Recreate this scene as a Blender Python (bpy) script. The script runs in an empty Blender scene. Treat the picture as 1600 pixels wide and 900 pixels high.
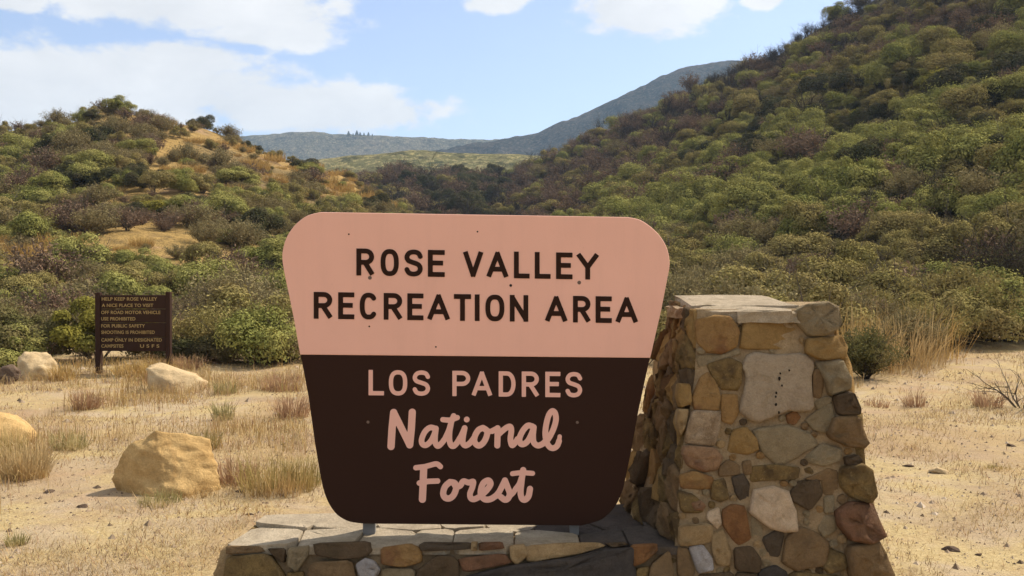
import bpy, bmesh, math, random
import numpy as np
from mathutils import Vector
random.seed(7)
RNG = np.random.default_rng(11)
sc = bpy.context.scene
COL = sc.collection
R = math.radians

# ------------------------------------------------------------------ camera
CAM_Z, F = 1.6, 1556.0
PITCH = math.atan(20.0 / F)
cam = bpy.data.objects.new('camera', bpy.data.cameras.new('camera'))
COL.objects.link(cam)
cam.location = (0, 0, CAM_Z)
cam.rotation_euler = (R(90) - PITCH, 0, 0)
cam.data.sensor_width = 36.0
cam.data.lens = 36.0 * F / 1600.0
cam.data.clip_start = 0.05
cam.data.clip_end = 20000
sc.camera = cam

# ------------------------------------------------------------------ light and sky
SUN_AZ, SUN_EL = R(56), R(48)          # azimuth clockwise from the view direction
SKY_STRENGTH, SUN_STRENGTH = 0.14, 5.0
sc.view_settings.view_transform = 'Standard'
sc.view_settings.look = 'None'
sc.view_settings.gamma = 1
sc.view_settings.use_curve_mapping = False
sc.view_settings.exposure = 0.45
sun = bpy.data.objects.new('sun', bpy.data.lights.new('sun', 'SUN'))
COL.objects.link(sun)
sun.data.energy = SUN_STRENGTH
sun.data.angle = R(0.53)
sun.data.color = (1.0, 0.93, 0.82)
sd = Vector((math.sin(SUN_AZ) * math.cos(SUN_EL), math.cos(SUN_AZ) * math.cos(SUN_EL), math.sin(SUN_EL)))
sun.rotation_euler = sd.to_track_quat('Z', 'Y').to_euler()
sun.location = (8, 8, 30)

world = bpy.data.worlds.new('World')
sc.world = world
world.use_nodes = True


def azel(px, py):
    return math.atan((px - 800) / F), math.atan((430 - py) / F)


def build_world():
    nt = world.node_tree
    N, L = nt.nodes, nt.links
    N.clear()

    def mth(op, a, b=None, c=None, clamp=False):
        n = N.new('ShaderNodeMath'); n.operation = op; n.use_clamp = clamp
        for i, v in enumerate((a, b, c)):
            if v is None: continue
            if isinstance(v, (int, float)): n.inputs[i].default_value = v
            else: L.new(v, n.inputs[i])
        return n.outputs[0]
    out = N.new('ShaderNodeOutputWorld'); bg = N.new('ShaderNodeBackground')
    L.new(bg.outputs[0], out.inputs[0])
    sky = N.new('ShaderNodeTexSky'); sky.sky_type = 'NISHITA'; sky.sun_disc = False
    sky.sun_elevation = SUN_EL; sky.sun_rotation = SUN_AZ
    sky.air_density = 1.0; sky.dust_density = 1.6; sky.ozone_density = 1.6; sky.altitude = 900
    tc = N.new('ShaderNodeTexCoord')
    sx = N.new('ShaderNodeSeparateXYZ'); L.new(tc.outputs['Generated'], sx.inputs[0])
    X, Y, Z = sx.outputs
    az = mth('ARCTAN2', X, Y)
    el = mth('ARCSINE', mth('MAXIMUM', mth('MINIMUM', Z, 1.0), -1.0))

    def noise(scale, detail, rough, vec, dist=0.0):
        n = N.new('ShaderNodeTexNoise'); n.inputs['Scale'].default_value = scale
        n.inputs['Detail'].default_value = detail; n.inputs['Roughness'].default_value = rough
        n.inputs['Distortion'].default_value = dist
        L.new(vec, n.inputs['Vector']); return n.outputs[0]
    cv = N.new('ShaderNodeCombineXYZ')
    L.new(az, cv.inputs[0]); L.new(mth('MULTIPLY', el, 1.8), cv.inputs[1])
    n1 = noise(7.0, 8, 0.58, cv.outputs[0], 0.35)
    n2 = noise(26.0, 6, 0.6, cv.outputs[0])
    q = None
    for (px, py, rx, ry) in [(190, 152, 330, 60), (480, 174, 250, 46), (110, 190, 300, 46), (300, 26, 265, 50), (430, 62, 125, 30), (160, 16, 120, 28), (290, 110, 130, 30),
                             (1005, 14, 125, 56), (775, -4, 62, 30), (20, 45, 60, 22), (1190, 8, 34, 22),
                             (-300, 120, 300, 90), (1900, -60, 300, 80)]:
        a0, e0 = azel(px, py)
        dx = mth('MULTIPLY', mth('SUBTRACT', az, a0), F / rx)
        dy = mth('MULTIPLY', mth('SUBTRACT', el, e0), F / ry)
        s = mth('SUBTRACT', 1.0, mth('SQRT', mth('ADD', mth('MULTIPLY', dx, dx), mth('MULTIPLY', dy, dy))))
        q = s if q is None else mth('MAXIMUM', q, s)
    # clouds over the unseen rest of the dome, cover raised for fill light
    pv = N.new('ShaderNodeCombineXYZ')
    den = mth('ADD', mth('MAXIMUM', Z, 0.0), 0.14)
    L.new(mth('DIVIDE', X, den), pv.inputs[0]); L.new(mth('DIVIDE', Y, den), pv.inputs[1])
    far = noise(0.8, 7, 0.55, pv.outputs[0])
    # away from the named clouds: |az| > 35 deg or el > 24 deg
    away = mth('MAXIMUM', mth('MULTIPLY', mth('SUBTRACT', mth('ABSOLUTE', az), 0.62), 6.0),
               mth('MULTIPLY', mth('SUBTRACT', el, 0.40), 6.0), None, )
    away = mth('MINIMUM', mth('MAXIMUM', away, 0.0), 1.0)
    general = mth('SUBTRACT', mth('MULTIPLY', mth('SUBTRACT', far, 0.45), 5.0), mth('MULTIPLY', mth('SUBTRACT', 1.0, away), 5.0))
    field = mth('ADD', q, mth('ADD', mth('MULTIPLY', mth('SUBTRACT', n1, 0.5), 1.5), mth('MULTIPLY', mth('SUBTRACT', n2, 0.5), 1.0)))
    field = mth('MAXIMUM', field, general)
    mr = N.new('ShaderNodeMapRange'); mr.interpolation_type = 'SMOOTHSTEP'
    L.new(field, mr.inputs[0]); mr.inputs[1].default_value = 0.0; mr.inputs[2].default_value = 0.36
    mask = mth('ADD', mth('MULTIPLY', mr.outputs[0], 0.84), 0.10)
    shade = N.new('ShaderNodeMapRange'); L.new(n1, shade.inputs[0])
    shade.inputs[1].default_value = 0.3; shade.inputs[2].default_value = 0.7
    shade.inputs[3].default_value = 0.0; shade.inputs[4].default_value = 1.0
    cc = N.new('ShaderNodeMix'); cc.data_type = 'RGBA'
    L.new(shade.outputs[0], cc.inputs[0])
    cc.inputs[6].default_value = (4.4, 4.4, 4.4, 1); cc.inputs[7].default_value = (5.7, 5.6, 5.45, 1)
    mix = N.new('ShaderNodeMix'); mix.data_type = 'RGBA'
    tint = N.new('ShaderNodeMix'); tint.data_type = 'RGBA'; tint.blend_type = 'MULTIPLY'; tint.inputs[0].default_value = 1.0
    L.new(sky.outputs[0], tint.inputs[6]); tint.inputs[7].default_value = (1.04, 0.965, 0.99, 1)
    L.new(mask, mix.inputs[0]); L.new(tint.outputs[2], mix.inputs[6]); L.new(cc.outputs[2], mix.inputs[7])
    L.new(mix.outputs[2], bg.inputs[0])
    bg.inputs[1].default_value = SKY_STRENGTH


build_world()

# ------------------------------------------------------------------ helpers
CP, SP = math.cos(PITCH), math.sin(PITCH)


def ray(px, py):
    x, y = (px - 800) / F, (450 - py) / F
    return Vector((x, CP + y * SP, -SP + y * CP))


def on_plane(px, py, O, Nn):
    d = ray(px, py); c = Vector((0, 0, CAM_Z))
    t = (O - c).dot(Nn) / d.dot(Nn)
    return c + d * t


def on_ground(px, py, z=0.0):
    return on_plane(px, py, Vector((0, 0, z)), Vector((0, 0, 1)))


def project(P):
    """numpy world points -> pixel columns and rows of the 1600x900 frame"""
    y = P[:, 1] * CP - (P[:, 2] - CAM_Z) * SP
    u = P[:, 1] * SP + (P[:, 2] - CAM_Z) * CP
    y = np.maximum(y, 0.01)
    return 800 + F * P[:, 0] / y, 450 - F * u / y


def tag(o, label=None, cat=None, group=None, kind=None):
    if label: o['label'] = label
    if cat: o['category'] = cat
    if group: o['group'] = group
    if kind: o['kind'] = kind
    return o


def link(name, me, mat=None, parent=None, loc=None):
    o = bpy.data.objects.new(name, me)
    COL.objects.link(o)
    if mat is not None and me is not None and not me.materials: me.materials.append(mat)
    if parent is not None: o.parent = parent
    if loc is not None: o.location = loc
    return o


def thing(name, label, cat, loc=(0, 0, 0), group=None):
    o = bpy.data.objects.new(name, None)
    COL.objects.link(o); o.location = loc; o.empty_display_size = 0.1
    return tag(o, label, cat, group)


def mesh_from(name, verts, faces, smooth=False):
    me = bpy.data.meshes.new(name)
    me.from_pydata([tuple(v) for v in verts], [], faces)
    if smooth:
        me.polygons.foreach_set('use_smooth', [True] * len(me.polygons))
    me.update()
    return me


def quads_mesh(name, V, k=4, smooth=False):
    """V: (n*k,3) array, consecutive k verts make a face"""
    V = np.asarray(V, dtype=np.float32)
    n = len(V) // k
    me = bpy.data.meshes.new(name)
    me.vertices.add(len(V)); me.vertices.foreach_set('co', V.ravel())
    me.loops.add(n * k); me.loops.foreach_set('vertex_index', np.arange(n * k, dtype=np.int32))
    me.polygons.add(n)
    me.polygons.foreach_set('loop_start', np.arange(0, n * k, k, dtype=np.int32))
    me.update(calc_edges=True)
    return me


def grid_mesh(name, V, faces):
    V = np.asarray(V, dtype=np.float32); faces = np.asarray(faces, dtype=np.int32)
    me = bpy.data.meshes.new(name)
    me.vertices.add(len(V)); me.vertices.foreach_set('co', V.ravel())
    n = len(faces)
    me.loops.add(n * 4); me.loops.foreach_set('vertex_index', faces.ravel())
    me.polygons.add(n); me.polygons.foreach_set('loop_start', np.arange(0, n * 4, 4, dtype=np.int32))
    me.polygons.foreach_set('use_smooth', np.ones(n, dtype=bool))
    me.update(calc_edges=True)
    return me


def hash2(ix, iy, seed):
    h = (ix.astype(np.int64) * 374761393 + iy.astype(np.int64) * 668265263 + seed * 974711) & 0x7fffffff
    h = ((h ^ (h >> 13)) * 1274126177) & 0x7fffffff
    h = h ^ (h >> 16)
    return (h & 0xffff) / 65535.0


def vnoise(x, y, seed=0):
    x0, y0 = np.floor(x), np.floor(y)
    fx, fy = x - x0, y - y0
    fx = fx * fx * (3 - 2 * fx); fy = fy * fy * (3 - 2 * fy)
    a = hash2(x0, y0, seed); b = hash2(x0 + 1, y0, seed)
    c = hash2(x0, y0 + 1, seed); d = hash2(x0 + 1, y0 + 1, seed)
    return (a * (1 - fx) + b * fx) * (1 - fy) + (c * (1 - fx) + d * fx) * fy


def fbm(x, y, octv=4, seed=0, gain=0.5):
    s, a, t = 0, 1.0, 0
    for i in range(octv):
        s = s + a * (vnoise(x, y, seed + i * 17) - 0.5); t += a
        a *= gain; x = x * 2.03 + 5.1; y = y * 2.03 + 1.7
    return s / t * 2


# ------------------------------------------------------------------ materials
class MatB:
    def __init__(self, name):
        self.m = bpy.data.materials.new(name); self.m.use_nodes = True
        self.nt = self.m.node_tree; self.N = self.nt.nodes; self.L = self.nt.links
        self.N.clear()
        self.out = self.N.new('ShaderNodeOutputMaterial')
        self.tc = self.N.new('ShaderNodeTexCoord')

    def noise(self, scale, detail=4, rough=0.55, coord='Object', dist=0.0, vec=None):
        n = self.N.new('ShaderNodeTexNoise')
        n.inputs['Scale'].default_value = scale; n.inputs['Detail'].default_value = detail
        n.inputs['Roughness'].default_value = rough; n.inputs['Distortion'].default_value = dist
        self.L.new(vec if vec is not None else self.tc.outputs[coord], n.inputs['Vector'])
        return n.outputs[0]

    def voro(self, scale, coord='Object', feature='F1'):
        n = self.N.new('ShaderNodeTexVoronoi'); n.feature = feature
        n.inputs['Scale'].default_value = scale
        self.L.new(self.tc.outputs[coord], n.inputs['Vector'])
        return n.outputs['Distance']

    def ramp(self, fac, stops):
        n = self.N.new('ShaderNodeValToRGB'); self.L.new(fac, n.inputs[0])
        e = n.color_ramp.elements
        while len(e) < len(stops): e.new(0.5)
        for i, (p, c) in enumerate(stops):
            e[i].position = p; e[i].color = (*c, 1) if len(c) == 3 else c
        return n.outputs[0]

    def mrange(self, fac, a, b, c=0.0, d=1.0):
        n = self.N.new('ShaderNodeMapRange'); self.L.new(fac, n.inputs[0])
        for i, v in enumerate((a, b, c, d)): n.inputs[i + 1].default_value = v
        return n.outputs[0]

    def mix(self, fac, a, b, mode='MIX'):
        n = self.N.new('ShaderNodeMix'); n.data_type = 'RGBA'; n.blend_type = mode
        for i, v in ((0, fac), (6, a), (7, b)):
            if isinstance(v, (int, float)): n.inputs[i].default_value = v
            elif isinstance(v, tuple): n.inputs[i].default_value = (*v, 1)
            else: self.L.new(v, n.inputs[i])
        return n.outputs[2]

    def rand(self):
        if not hasattr(self, 'oi'): self.oi = self.N.new('ShaderNodeObjectInfo')
        return self.oi.outputs['Random']

    def bump(self, h, strength, dist):
        n = self.N.new('ShaderNodeBump'); n.inputs['Strength'].default_value = strength
        n.inputs['Distance'].default_value = dist; self.L.new(h, n.inputs['Height'])
        return n.outputs[0]

    def principled(self, col, rough=0.9, spec=0.2, normal=None):
        n = self.N.new('ShaderNodeBsdfPrincipled')
        if isinstance(col, tuple): n.inputs['Base Color'].default_value = (*col, 1)
        else: self.L.new(col, n.inputs['Base Color'])
        n.inputs['Roughness'].default_value = rough
        n.inputs['Specular IOR Level'].default_value = spec
        if normal is not None: self.L.new(normal, n.inputs['Normal'])
        self.L.new(n.outputs[0], self.out.inputs[0])
        return self.m

    def leaf(self, col, transl=0.3):
        d = self.N.new('ShaderNodeBsdfDiffuse'); t = self.N.new('ShaderNodeBsdfTranslucent')
        self.L.new(col, d.inputs[0]); self.L.new(col, t.inputs[0])
        m = self.N.new('ShaderNodeMixShader'); m.inputs[0].default_value = transl
        self.L.new(d.outputs[0], m.inputs[1]); self.L.new(t.outputs[0], m.inputs[2])
        self.L.new(m.outputs[0], self.out.inputs[0])
        return self.m


def stone_mat(name, a, b, c=None, scale=9.0, speck=0.35, contrast=(0.35, 0.65)):
    M = MatB(name)
    n = M.noise(scale, 5, 0.6, dist=0.4)
    col = M.ramp(n, [(contrast[0], a), (contrast[1], b)])
    if c is not None:
        col = M.mix(M.mrange(M.noise(scale * 0.45, 3, 0.6, dist=0.8), 0.52, 0.66), col, c)
    col = M.mix(M.mrange(M.noise(scale * 3.1, 5, 0.7), 0.5, 0.68, 0, 0.45), col, tuple(v * 0.6 for v in a))
    col = M.mix(M.mrange(M.noise(scale * 9, 3, 0.7), 0.56, 0.72, 0, speck), col, tuple(v * 0.4 for v in a))
    lich = M.mrange(M.noise(scale * 5, 4, 0.7), 0.60, 0.72, 0, speck * 0.8)
    col = M.mix(lich, col, tuple(min(1, v * 1.5 + 0.03) for v in b))
    col = M.mix(M.mrange(M.noise(scale * 22, 3, 0.8), 0.38, 0.62, 0, 0.38), col, tuple(v * 0.55 for v in a))
    col = M.mix(M.mrange(M.noise(scale * 0.9, 4, 0.7, dist=1.2), 0.55, 0.62, 0, 0.4), col, (a[0] * .55 + .05, a[1] * .55 + .035, a[2] * .5 + .018))
    h = M.mix(0.5, M.noise(scale * 1.6, 8, 0.72, dist=0.8), M.noise(scale * 7, 6, 0.8))
    return M.principled(col, 0.95, 0.06, M.bump(h, 1.0, 0.03))


MAT = {}
MAT['ochre'] = stone_mat('ochre sandstone', (0.320, 0.185, 0.075), (0.405, 0.237, 0.089), (0.259, 0.123, 0.055))
MAT['yellow'] = stone_mat('yellow sandstone', (0.333, 0.202, 0.075), (0.392, 0.242, 0.091), speck=0.2)
MAT['tan'] = stone_mat('tan sandstone', (0.372, 0.246, 0.118), (0.490, 0.334, 0.167))
MAT['captan'] = stone_mat('pale capping stone', (0.432, 0.341, 0.228), (0.572, 0.459, 0.316))
MAT['brown'] = stone_mat('brown stone', (0.222, 0.140, 0.070), (0.283, 0.180, 0.088))
MAT['dark'] = stone_mat('dark brown stone', (0.118, 0.080, 0.045), (0.152, 0.101, 0.058))
MAT['charcoal'] = stone_mat('charcoal stone', (0.105, 0.078, 0.052), (0.130, 0.096, 0.065))
MAT['rust'] = stone_mat('rust stone', (0.222, 0.105, 0.046), (0.307, 0.151, 0.060), (0.137, 0.079, 0.041))
MAT['red'] = stone_mat('red brown stone', (0.198, 0.102, 0.056), (0.278, 0.140, 0.075), (0.144, 0.082, 0.047))
MAT['pinktan'] = stone_mat('pinkish tan stone', (0.307, 0.180, 0.099), (0.405, 0.242, 0.130), (0.246, 0.123, 0.070))
MAT['grey'] = stone_mat('grey olive stone', (0.287, 0.215, 0.123), (0.363, 0.278, 0.160), speck=0.2)
MAT['speck'] = stone_mat('speckled grey stone', (0.321, 0.222, 0.132), (0.575, 0.420, 0.264), scale=14, speck=0.8)
MAT['mottle'] = stone_mat('mottled olive stone', (0.198, 0.129, 0.056), (0.333, 0.219, 0.084), (0.119, 0.079, 0.041), scale=13, speck=0.8)
MAT['pale'] = stone_mat('pale pink stone', (0.597, 0.422, 0.263), (0.699, 0.521, 0.339), speck=0.12)
MAT['white'] = stone_mat('white quartz stone', (0.42, 0.37, 0.33), (0.54, 0.48, 0.43), speck=0.15)
MAT['blue'] = stone_mat('blue grey slate', (0.071, 0.059, 0.049), (0.110, 0.090, 0.074), speck=0.3)
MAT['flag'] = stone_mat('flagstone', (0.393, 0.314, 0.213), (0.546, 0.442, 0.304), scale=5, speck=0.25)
MAT['flagshade'] = stone_mat('grey flagstone', (0.084, 0.066, 0.051), (0.134, 0.105, 0.081), scale=5, speck=0.25)  # same flagstone darkened, shade beside the pillar put into its colour
MAT['mortar'] = stone_mat('mortar', (0.329, 0.228, 0.123), (0.437, 0.312, 0.174), scale=6, speck=0.3)
MAT['mortardark'] = stone_mat('dark mortar', (0.06, 0.045, 0.03), (0.09, 0.068, 0.045), scale=6, speck=0.3)
MAT['plaque'] = stone_mat('plaque concrete', (0.368, 0.273, 0.175), (0.444, 0.341, 0.222), (0.318, 0.236, 0.158), scale=5, speck=0.1)
MAT['boulder'] = stone_mat('golden sandstone boulder', (0.504, 0.315, 0.123), (0.636, 0.428, 0.185), (0.540, 0.309, 0.112), scale=4, speck=0.3)
MAT['boulderpale'] = stone_mat('pale sandstone boulder', (0.504, 0.357, 0.190), (0.636, 0.476, 0.269), (0.384, 0.250, 0.123), scale=4, speck=0.25)
MAT['rockdark'] = stone_mat('dark field stone', (0.114, 0.076, 0.054), (0.209, 0.145, 0.095), speck=0.2)


def paint_mat(name, c, rough, streak=0.08):
    M = MatB(name)
    n = M.noise(2.2, 4, 0.6)
    mp = M.N.new('ShaderNodeMapping'); mp.inputs['Scale'].default_value = (9, 9, 0.9)
    M.L.new(M.tc.outputs['Object'], mp.inputs[0])
    s = M.noise(1.6, 5, 0.65, vec=mp.outputs[0])
    col = M.mix(M.mrange(n, 0.3, 0.7), tuple(v * 0.965 for v in c), tuple(min(1, v * 1.03) for v in c))
    col = M.mix(M.mrange(s, 0.5, 0.75, 0, streak), col, tuple(v * 0.72 for v in c))
    col = M.mix(M.mrange(M.noise(60, 2, 0.5), 0.74, 0.80, 0, 0.5), col, tuple(v * 0.6 for v in c))
    return M.principled(col, rough, 0.08, M.bump(M.noise(40, 4, 0.6), 0.12, 0.003))


MAT['pink'] = paint_mat('salmon pink sign paint', (0.81, 0.455, 0.345), 0.8, 0.14)
MAT['pinkletter'] = paint_mat('salmon letter paint', (0.78, 0.44, 0.345), 0.8)
MAT['signbrown'] = paint_mat('dark brown sign paint', (0.034, 0.016, 0.0105), 0.85)
MAT['letterbrown'] = paint_mat('dark brown letter paint', (0.03, 0.014, 0.009), 0.85)
MAT['boardbrown'] = paint_mat('brown stained wood', (0.042, 0.022, 0.0145), 0.85, 0.3)
MAT['yellowpaint'] = paint_mat('faded yellow letter paint', (0.36, 0.25, 0.10), 0.9, 0.6)
MAT['metal'] = paint_mat('grey galvanised post', (0.20, 0.19, 0.175), 0.6)
MAT['screw'] = paint_mat('dull screw', (0.16, 0.11, 0.085), 0.5)
MAT['hole'] = paint_mat('dark hole', (0.02, 0.014, 0.01), 0.9)


def leaf_mat(name, a, b, c, transl=0.3):
    """a..b by instance, c a patchy accent inside the crown"""
    M = MatB(name)
    col = M.mix(M.rand(), a, b)
    col = M.mix(M.mrange(M.noise(1.7, 3, 0.6), 0.42, 0.62, 0, 0.75), col, c)
    v = M.mrange(M.noise(9, 2, 0.5), 0.3, 0.7, 0.7, 1.3)
    cb = M.N.new('ShaderNodeCombineColor')
    for i in range(3): M.L.new(v, cb.inputs[i])
    col = M.mix(1.0, col, cb.outputs[0], 'MULTIPLY')
    return M.leaf(col, transl)


MAT['evergreen'] = leaf_mat('evergreen leaves', (0.215, 0.216, 0.059), (0.294, 0.275, 0.083), (0.362, 0.316, 0.099), 0.14)
MAT['olive'] = leaf_mat('olive leaves', (0.246, 0.206, 0.067), (0.315, 0.254, 0.094), (0.238, 0.176, 0.072), 0.16)
MAT['darkgreen'] = leaf_mat('shaded olive leaves', (0.128, 0.118, 0.042), (0.171, 0.150, 0.055), (0.207, 0.162, 0.072), 0.2)  # darker olive leaf colour for a few bushes
MAT['sage'] = leaf_mat('grey sage leaves', (0.216, 0.174, 0.081), (0.271, 0.220, 0.105), (0.207, 0.154, 0.074), 0.16)
MAT['lime'] = leaf_mat('yellow green leaves', (0.235, 0.216, 0.040), (0.275, 0.236, 0.048), (0.170, 0.157, 0.040), 0.3)
MAT['brownbrush'] = leaf_mat('brown brush', (0.162, 0.108, 0.070), (0.225, 0.153, 0.099), (0.180, 0.108, 0.068), 0.15)
MAT['darkbrush'] = leaf_mat('dark dense leaves', (0.073, 0.073, 0.029), (0.099, 0.095, 0.042), (0.107, 0.084, 0.049), 0.2)
MAT['straw'] = leaf_mat('golden dry grass', (0.42, 0.28, 0.095), (0.50, 0.34, 0.125), (0.34, 0.20, 0.065), 0.35)
MAT['palestraw'] = leaf_mat('pale dry grass', (0.46, 0.335, 0.165), (0.52, 0.39, 0.20), (0.40, 0.26, 0.105), 0.3)
MAT['rush'] = leaf_mat('rush stems', (0.3, 0.24, 0.085), (0.38, 0.29, 0.105), (0.46, 0.29, 0.13), 0.35)
MAT['greenblade'] = leaf_mat('green weeds', (0.28, 0.25, 0.1), (0.36, 0.3, 0.13), (0.46, 0.35, 0.16), 0.35)
MAT['russet'] = leaf_mat('russet dry stalks', (0.36, 0.22, 0.12), (0.43, 0.27, 0.155), (0.3, 0.17, 0.09), 0.3)
MAT['twig'] = stone_mat('grey twigs', (0.11, 0.088, 0.066), (0.17, 0.135, 0.10), scale=20)
MAT['darktwig'] = stone_mat('dark twigs', (0.05, 0.038, 0.028), (0.08, 0.06, 0.045), scale=20)


def ground_mat():
    M = MatB('sandy dirt')
    a = M.noise(0.55, 6, 0.62, dist=0.3)
    col = M.ramp(a, [(0.30, (0.31, 0.21, 0.115)), (0.5, (0.41, 0.305, 0.178)), (0.7, (0.49, 0.378, 0.245))])
    st = M.mrange(M.noise(1.3, 5, 0.6, dist=0.6), 0.42, 0.56, 0, 0.85)
    fib = M.noise(34, 4, 0.7, dist=1.2)
    straw = M.ramp(fib, [(0.35, (0.36, 0.25, 0.10)), (0.6, (0.53, 0.405, 0.195))])
    col = M.mix(st, col, straw)
    col = M.mix(M.mrange(M.noise(0.9, 3, 0.6), 0.58, 0.75, 0, 0.5), col, (0.42, 0.235, 0.13))
    col = M.mix(M.mrange(M.noise(18, 4, 0.72), 0.58, 0.70, 0, 0.55), col, (0.20, 0.13, 0.07))
    col = M.mix(M.mrange(M.noise(55, 3, 0.7), 0.60, 0.72, 0, 0.6), col, (0.17, 0.11, 0.06))
    col = M.mix(M.mrange(M.noise(41, 3, 0.7), 0.62, 0.74, 0, 0.5), col, (0.66, 0.56, 0.42))
    col = M.mix(M.mrange(M.noise(0.33, 5, 0.65, dist=0.8), 0.46, 0.62, 0, 0.5), col, (0.34, 0.215, 0.115))
    col = M.mix(M.mrange(M.noise(2.6, 5, 0.75, dist=1.0), 0.56, 0.68, 0, 0.55), col, (0.23, 0.155, 0.085))
    h = M.mix(0.4, M.noise(9, 6, 0.68), M.noise(60, 4, 0.7))
    return M.principled(col, 0.97, 0.08, M.bump(h, 0.9, 0.05))


def hill_mat(name, soil, grass, dark, gold_lo, gold_hi):
    M = MatB(name)
    n = M.noise(0.055, 6, 0.6, dist=0.5)
    col = M.mix(M.mrange(n, gold_lo, gold_hi), dark, grass)
    col = M.mix(M.mrange(M.noise(0.16, 4, 0.6), 0.55, 0.68), col, soil)
    col = M.mix(M.mrange(M.noise(0.9, 5, 0.7), 0.48, 0.66, 0, 0.7), col, tuple(v * 0.55 for v in dark))
    h = M.noise(1.4, 6, 0.7)
    return M.principled(col, 0.97, 0.05, M.bump(h, 1.0, 0.5))


MAT['ground'] = ground_mat()
MAT['hill_gold'] = hill_mat('dry golden hillside', (0.37, 0.235, 0.125), (0.38, 0.245, 0.085), (0.22, 0.155, 0.07), 0.36, 0.5)
MAT['hill_brush'] = hill_mat('brushy hillside', (0.136, 0.092, 0.052), (0.120, 0.096, 0.040), (0.068, 0.054, 0.027), 0.42, 0.6)
MAT['hill_far'] = hill_mat('far hillside', (0.18, 0.125, 0.075), (0.20, 0.16, 0.06), (0.085, 0.072, 0.038), 0.45, 0.62)


def mountain_mat(name, a, b, c):
    M = MatB(name)
    n = M.noise(0.012, 8, 0.68, dist=0.6)
    col = M.ramp(n, [(0.40, a), (0.52, b), (0.64, c)])
    col = M.mix(M.mrange(M.noise(0.30, 3, 0.7), 0.50, 0.60, 0, 0.7), col, tuple(v * 1.7 for v in c))
    col = M.mix(M.mrange(M.noise(0.10, 5, 0.75), 0.50, 0.62, 0, 0.8), col, tuple(v * 0.35 for v in a))
    col = M.mix(M.mrange(M.noise(0.035, 4, 0.7), 0.56, 0.68, 0, 0.6), col, c)
    return M.principled(col, 1.0, 0.0, M.bump(M.noise(0.06, 8, 0.75), 1.0, 9.0))


MAT['mountain'] = mountain_mat('brushy mountain', (0.030, 0.034, 0.026), (0.05, 0.048, 0.036), (0.085, 0.068, 0.05))
MAT['ridge'] = mountain_mat('brushy ridge', (0.075, 0.075, 0.045), (0.12, 0.11, 0.062), (0.20, 0.165, 0.10))
MAT['greenridge'] = mountain_mat('grassy ridge', (0.132, 0.130, 0.047), (0.220, 0.193, 0.072), (0.290, 0.235, 0.102))

# ------------------------------------------------------------------ terrain
HILLS = {
    'L': dict(p=1.25, tab=[(-2600, 30, 120, 400), (-1200, 30, 115, 330), (-500, 29, 110, 262), (-150, 28, 108, 238), (0, 27, 106, 222), (60, 27, 106, 210),
                           (110, 27, 105, 200), (160, 27, 105, 187), (195, 27, 105, 183), (235, 27, 105, 188), (300, 27, 107, 200), (360, 28, 110, 220),
                           (420, 29, 113, 240), (480, 30, 117, 258), (540, 32, 120, 278), (620, 36, 120, 330), (700, 40, 120, 395), (780, 44, 120, 446), (4200, 44, 120, 446)]),
    'M': dict(p=1.1, tab=[(-2600, 70, 210, 458), (250, 70, 210, 442), (380, 75, 215, 336), (460, 80, 220, 292), (540, 85, 225, 281), (620, 85, 230, 279), (720, 85, 235, 281),
                          (820, 90, 240, 279), (920, 90, 240, 288), (1050, 90, 240, 340), (1300, 90, 240, 442), (4200, 90, 240, 442)]),
    'R': dict(p=1.45, tab=[(-2600, 60, 230, 441), (560, 60, 230, 441), (660, 58, 235, 375), (740, 54, 235, 312), (800, 50, 230, 280), (850, 46, 224, 258), (920, 42, 214, 228),
                           (1000, 36, 200, 190), (1100, 31, 182, 140), (1180, 28, 168, 104), (1260, 25, 158, 62), (1350, 23, 150, 14), (1450, 22, 142, -50), (1600, 22, 136, -130),
                           (1900, 22, 130, -220), (2400, 24, 130, -220), (3200, 26, 130, -60), (4200, 30, 130, 150)]),
}
for k_, H_ in HILLS.items():
    t_ = np.array(H_['tab'], float)
    xs_ = np.linspace(-2600, 4200, 1361)
    cols_ = []
    for c_ in (1, 2, 3):
        v_ = np.interp(xs_, t_[:, 0], t_[:, c_])
        ker = np.hanning(11); ker /= ker.sum()
        vp = np.pad(v_, 5, mode='edge')
        cols_.append(np.convolve(vp, ker, mode='valid'))
    H_['x'] = xs_; H_['F'], H_['D'], H_['P'] = cols_


def polar(x, y):
    th = np.arctan2(x, y)
    thc = np.clip(th, -R(64), R(64))
    d = np.hypot(x, y) * np.cos(thc)
    px = 800 + F * np.tan(thc)
    fade = np.clip((R(130) - np.abs(th)) / R(60), 0, 1)
    return th, d, px, fade


def hill_z(key, x, y):
    H = HILLS[key]
    th, d, px, fade = polar(x, y)
    Fd = np.interp(px, H['x'], H['F']); D = np.interp(px, H['x'], H['D']); P = np.interp(px, H['x'], H['P'])
    C = np.maximum(CAM_Z + (430 - P) / F * D, 0) * fade
    t = np.clip((d - Fd) / (D - Fd), 0, None)
    up = np.where(t < 1, np.power(np.clip(t, 0, 1), H['p']), 1.0)
    # round the crest off, then fall away behind it
    z = C * up * np.where(t > 1, np.exp(-((t - 1) / 0.75) ** 2), 1.0)
    return z, t


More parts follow.
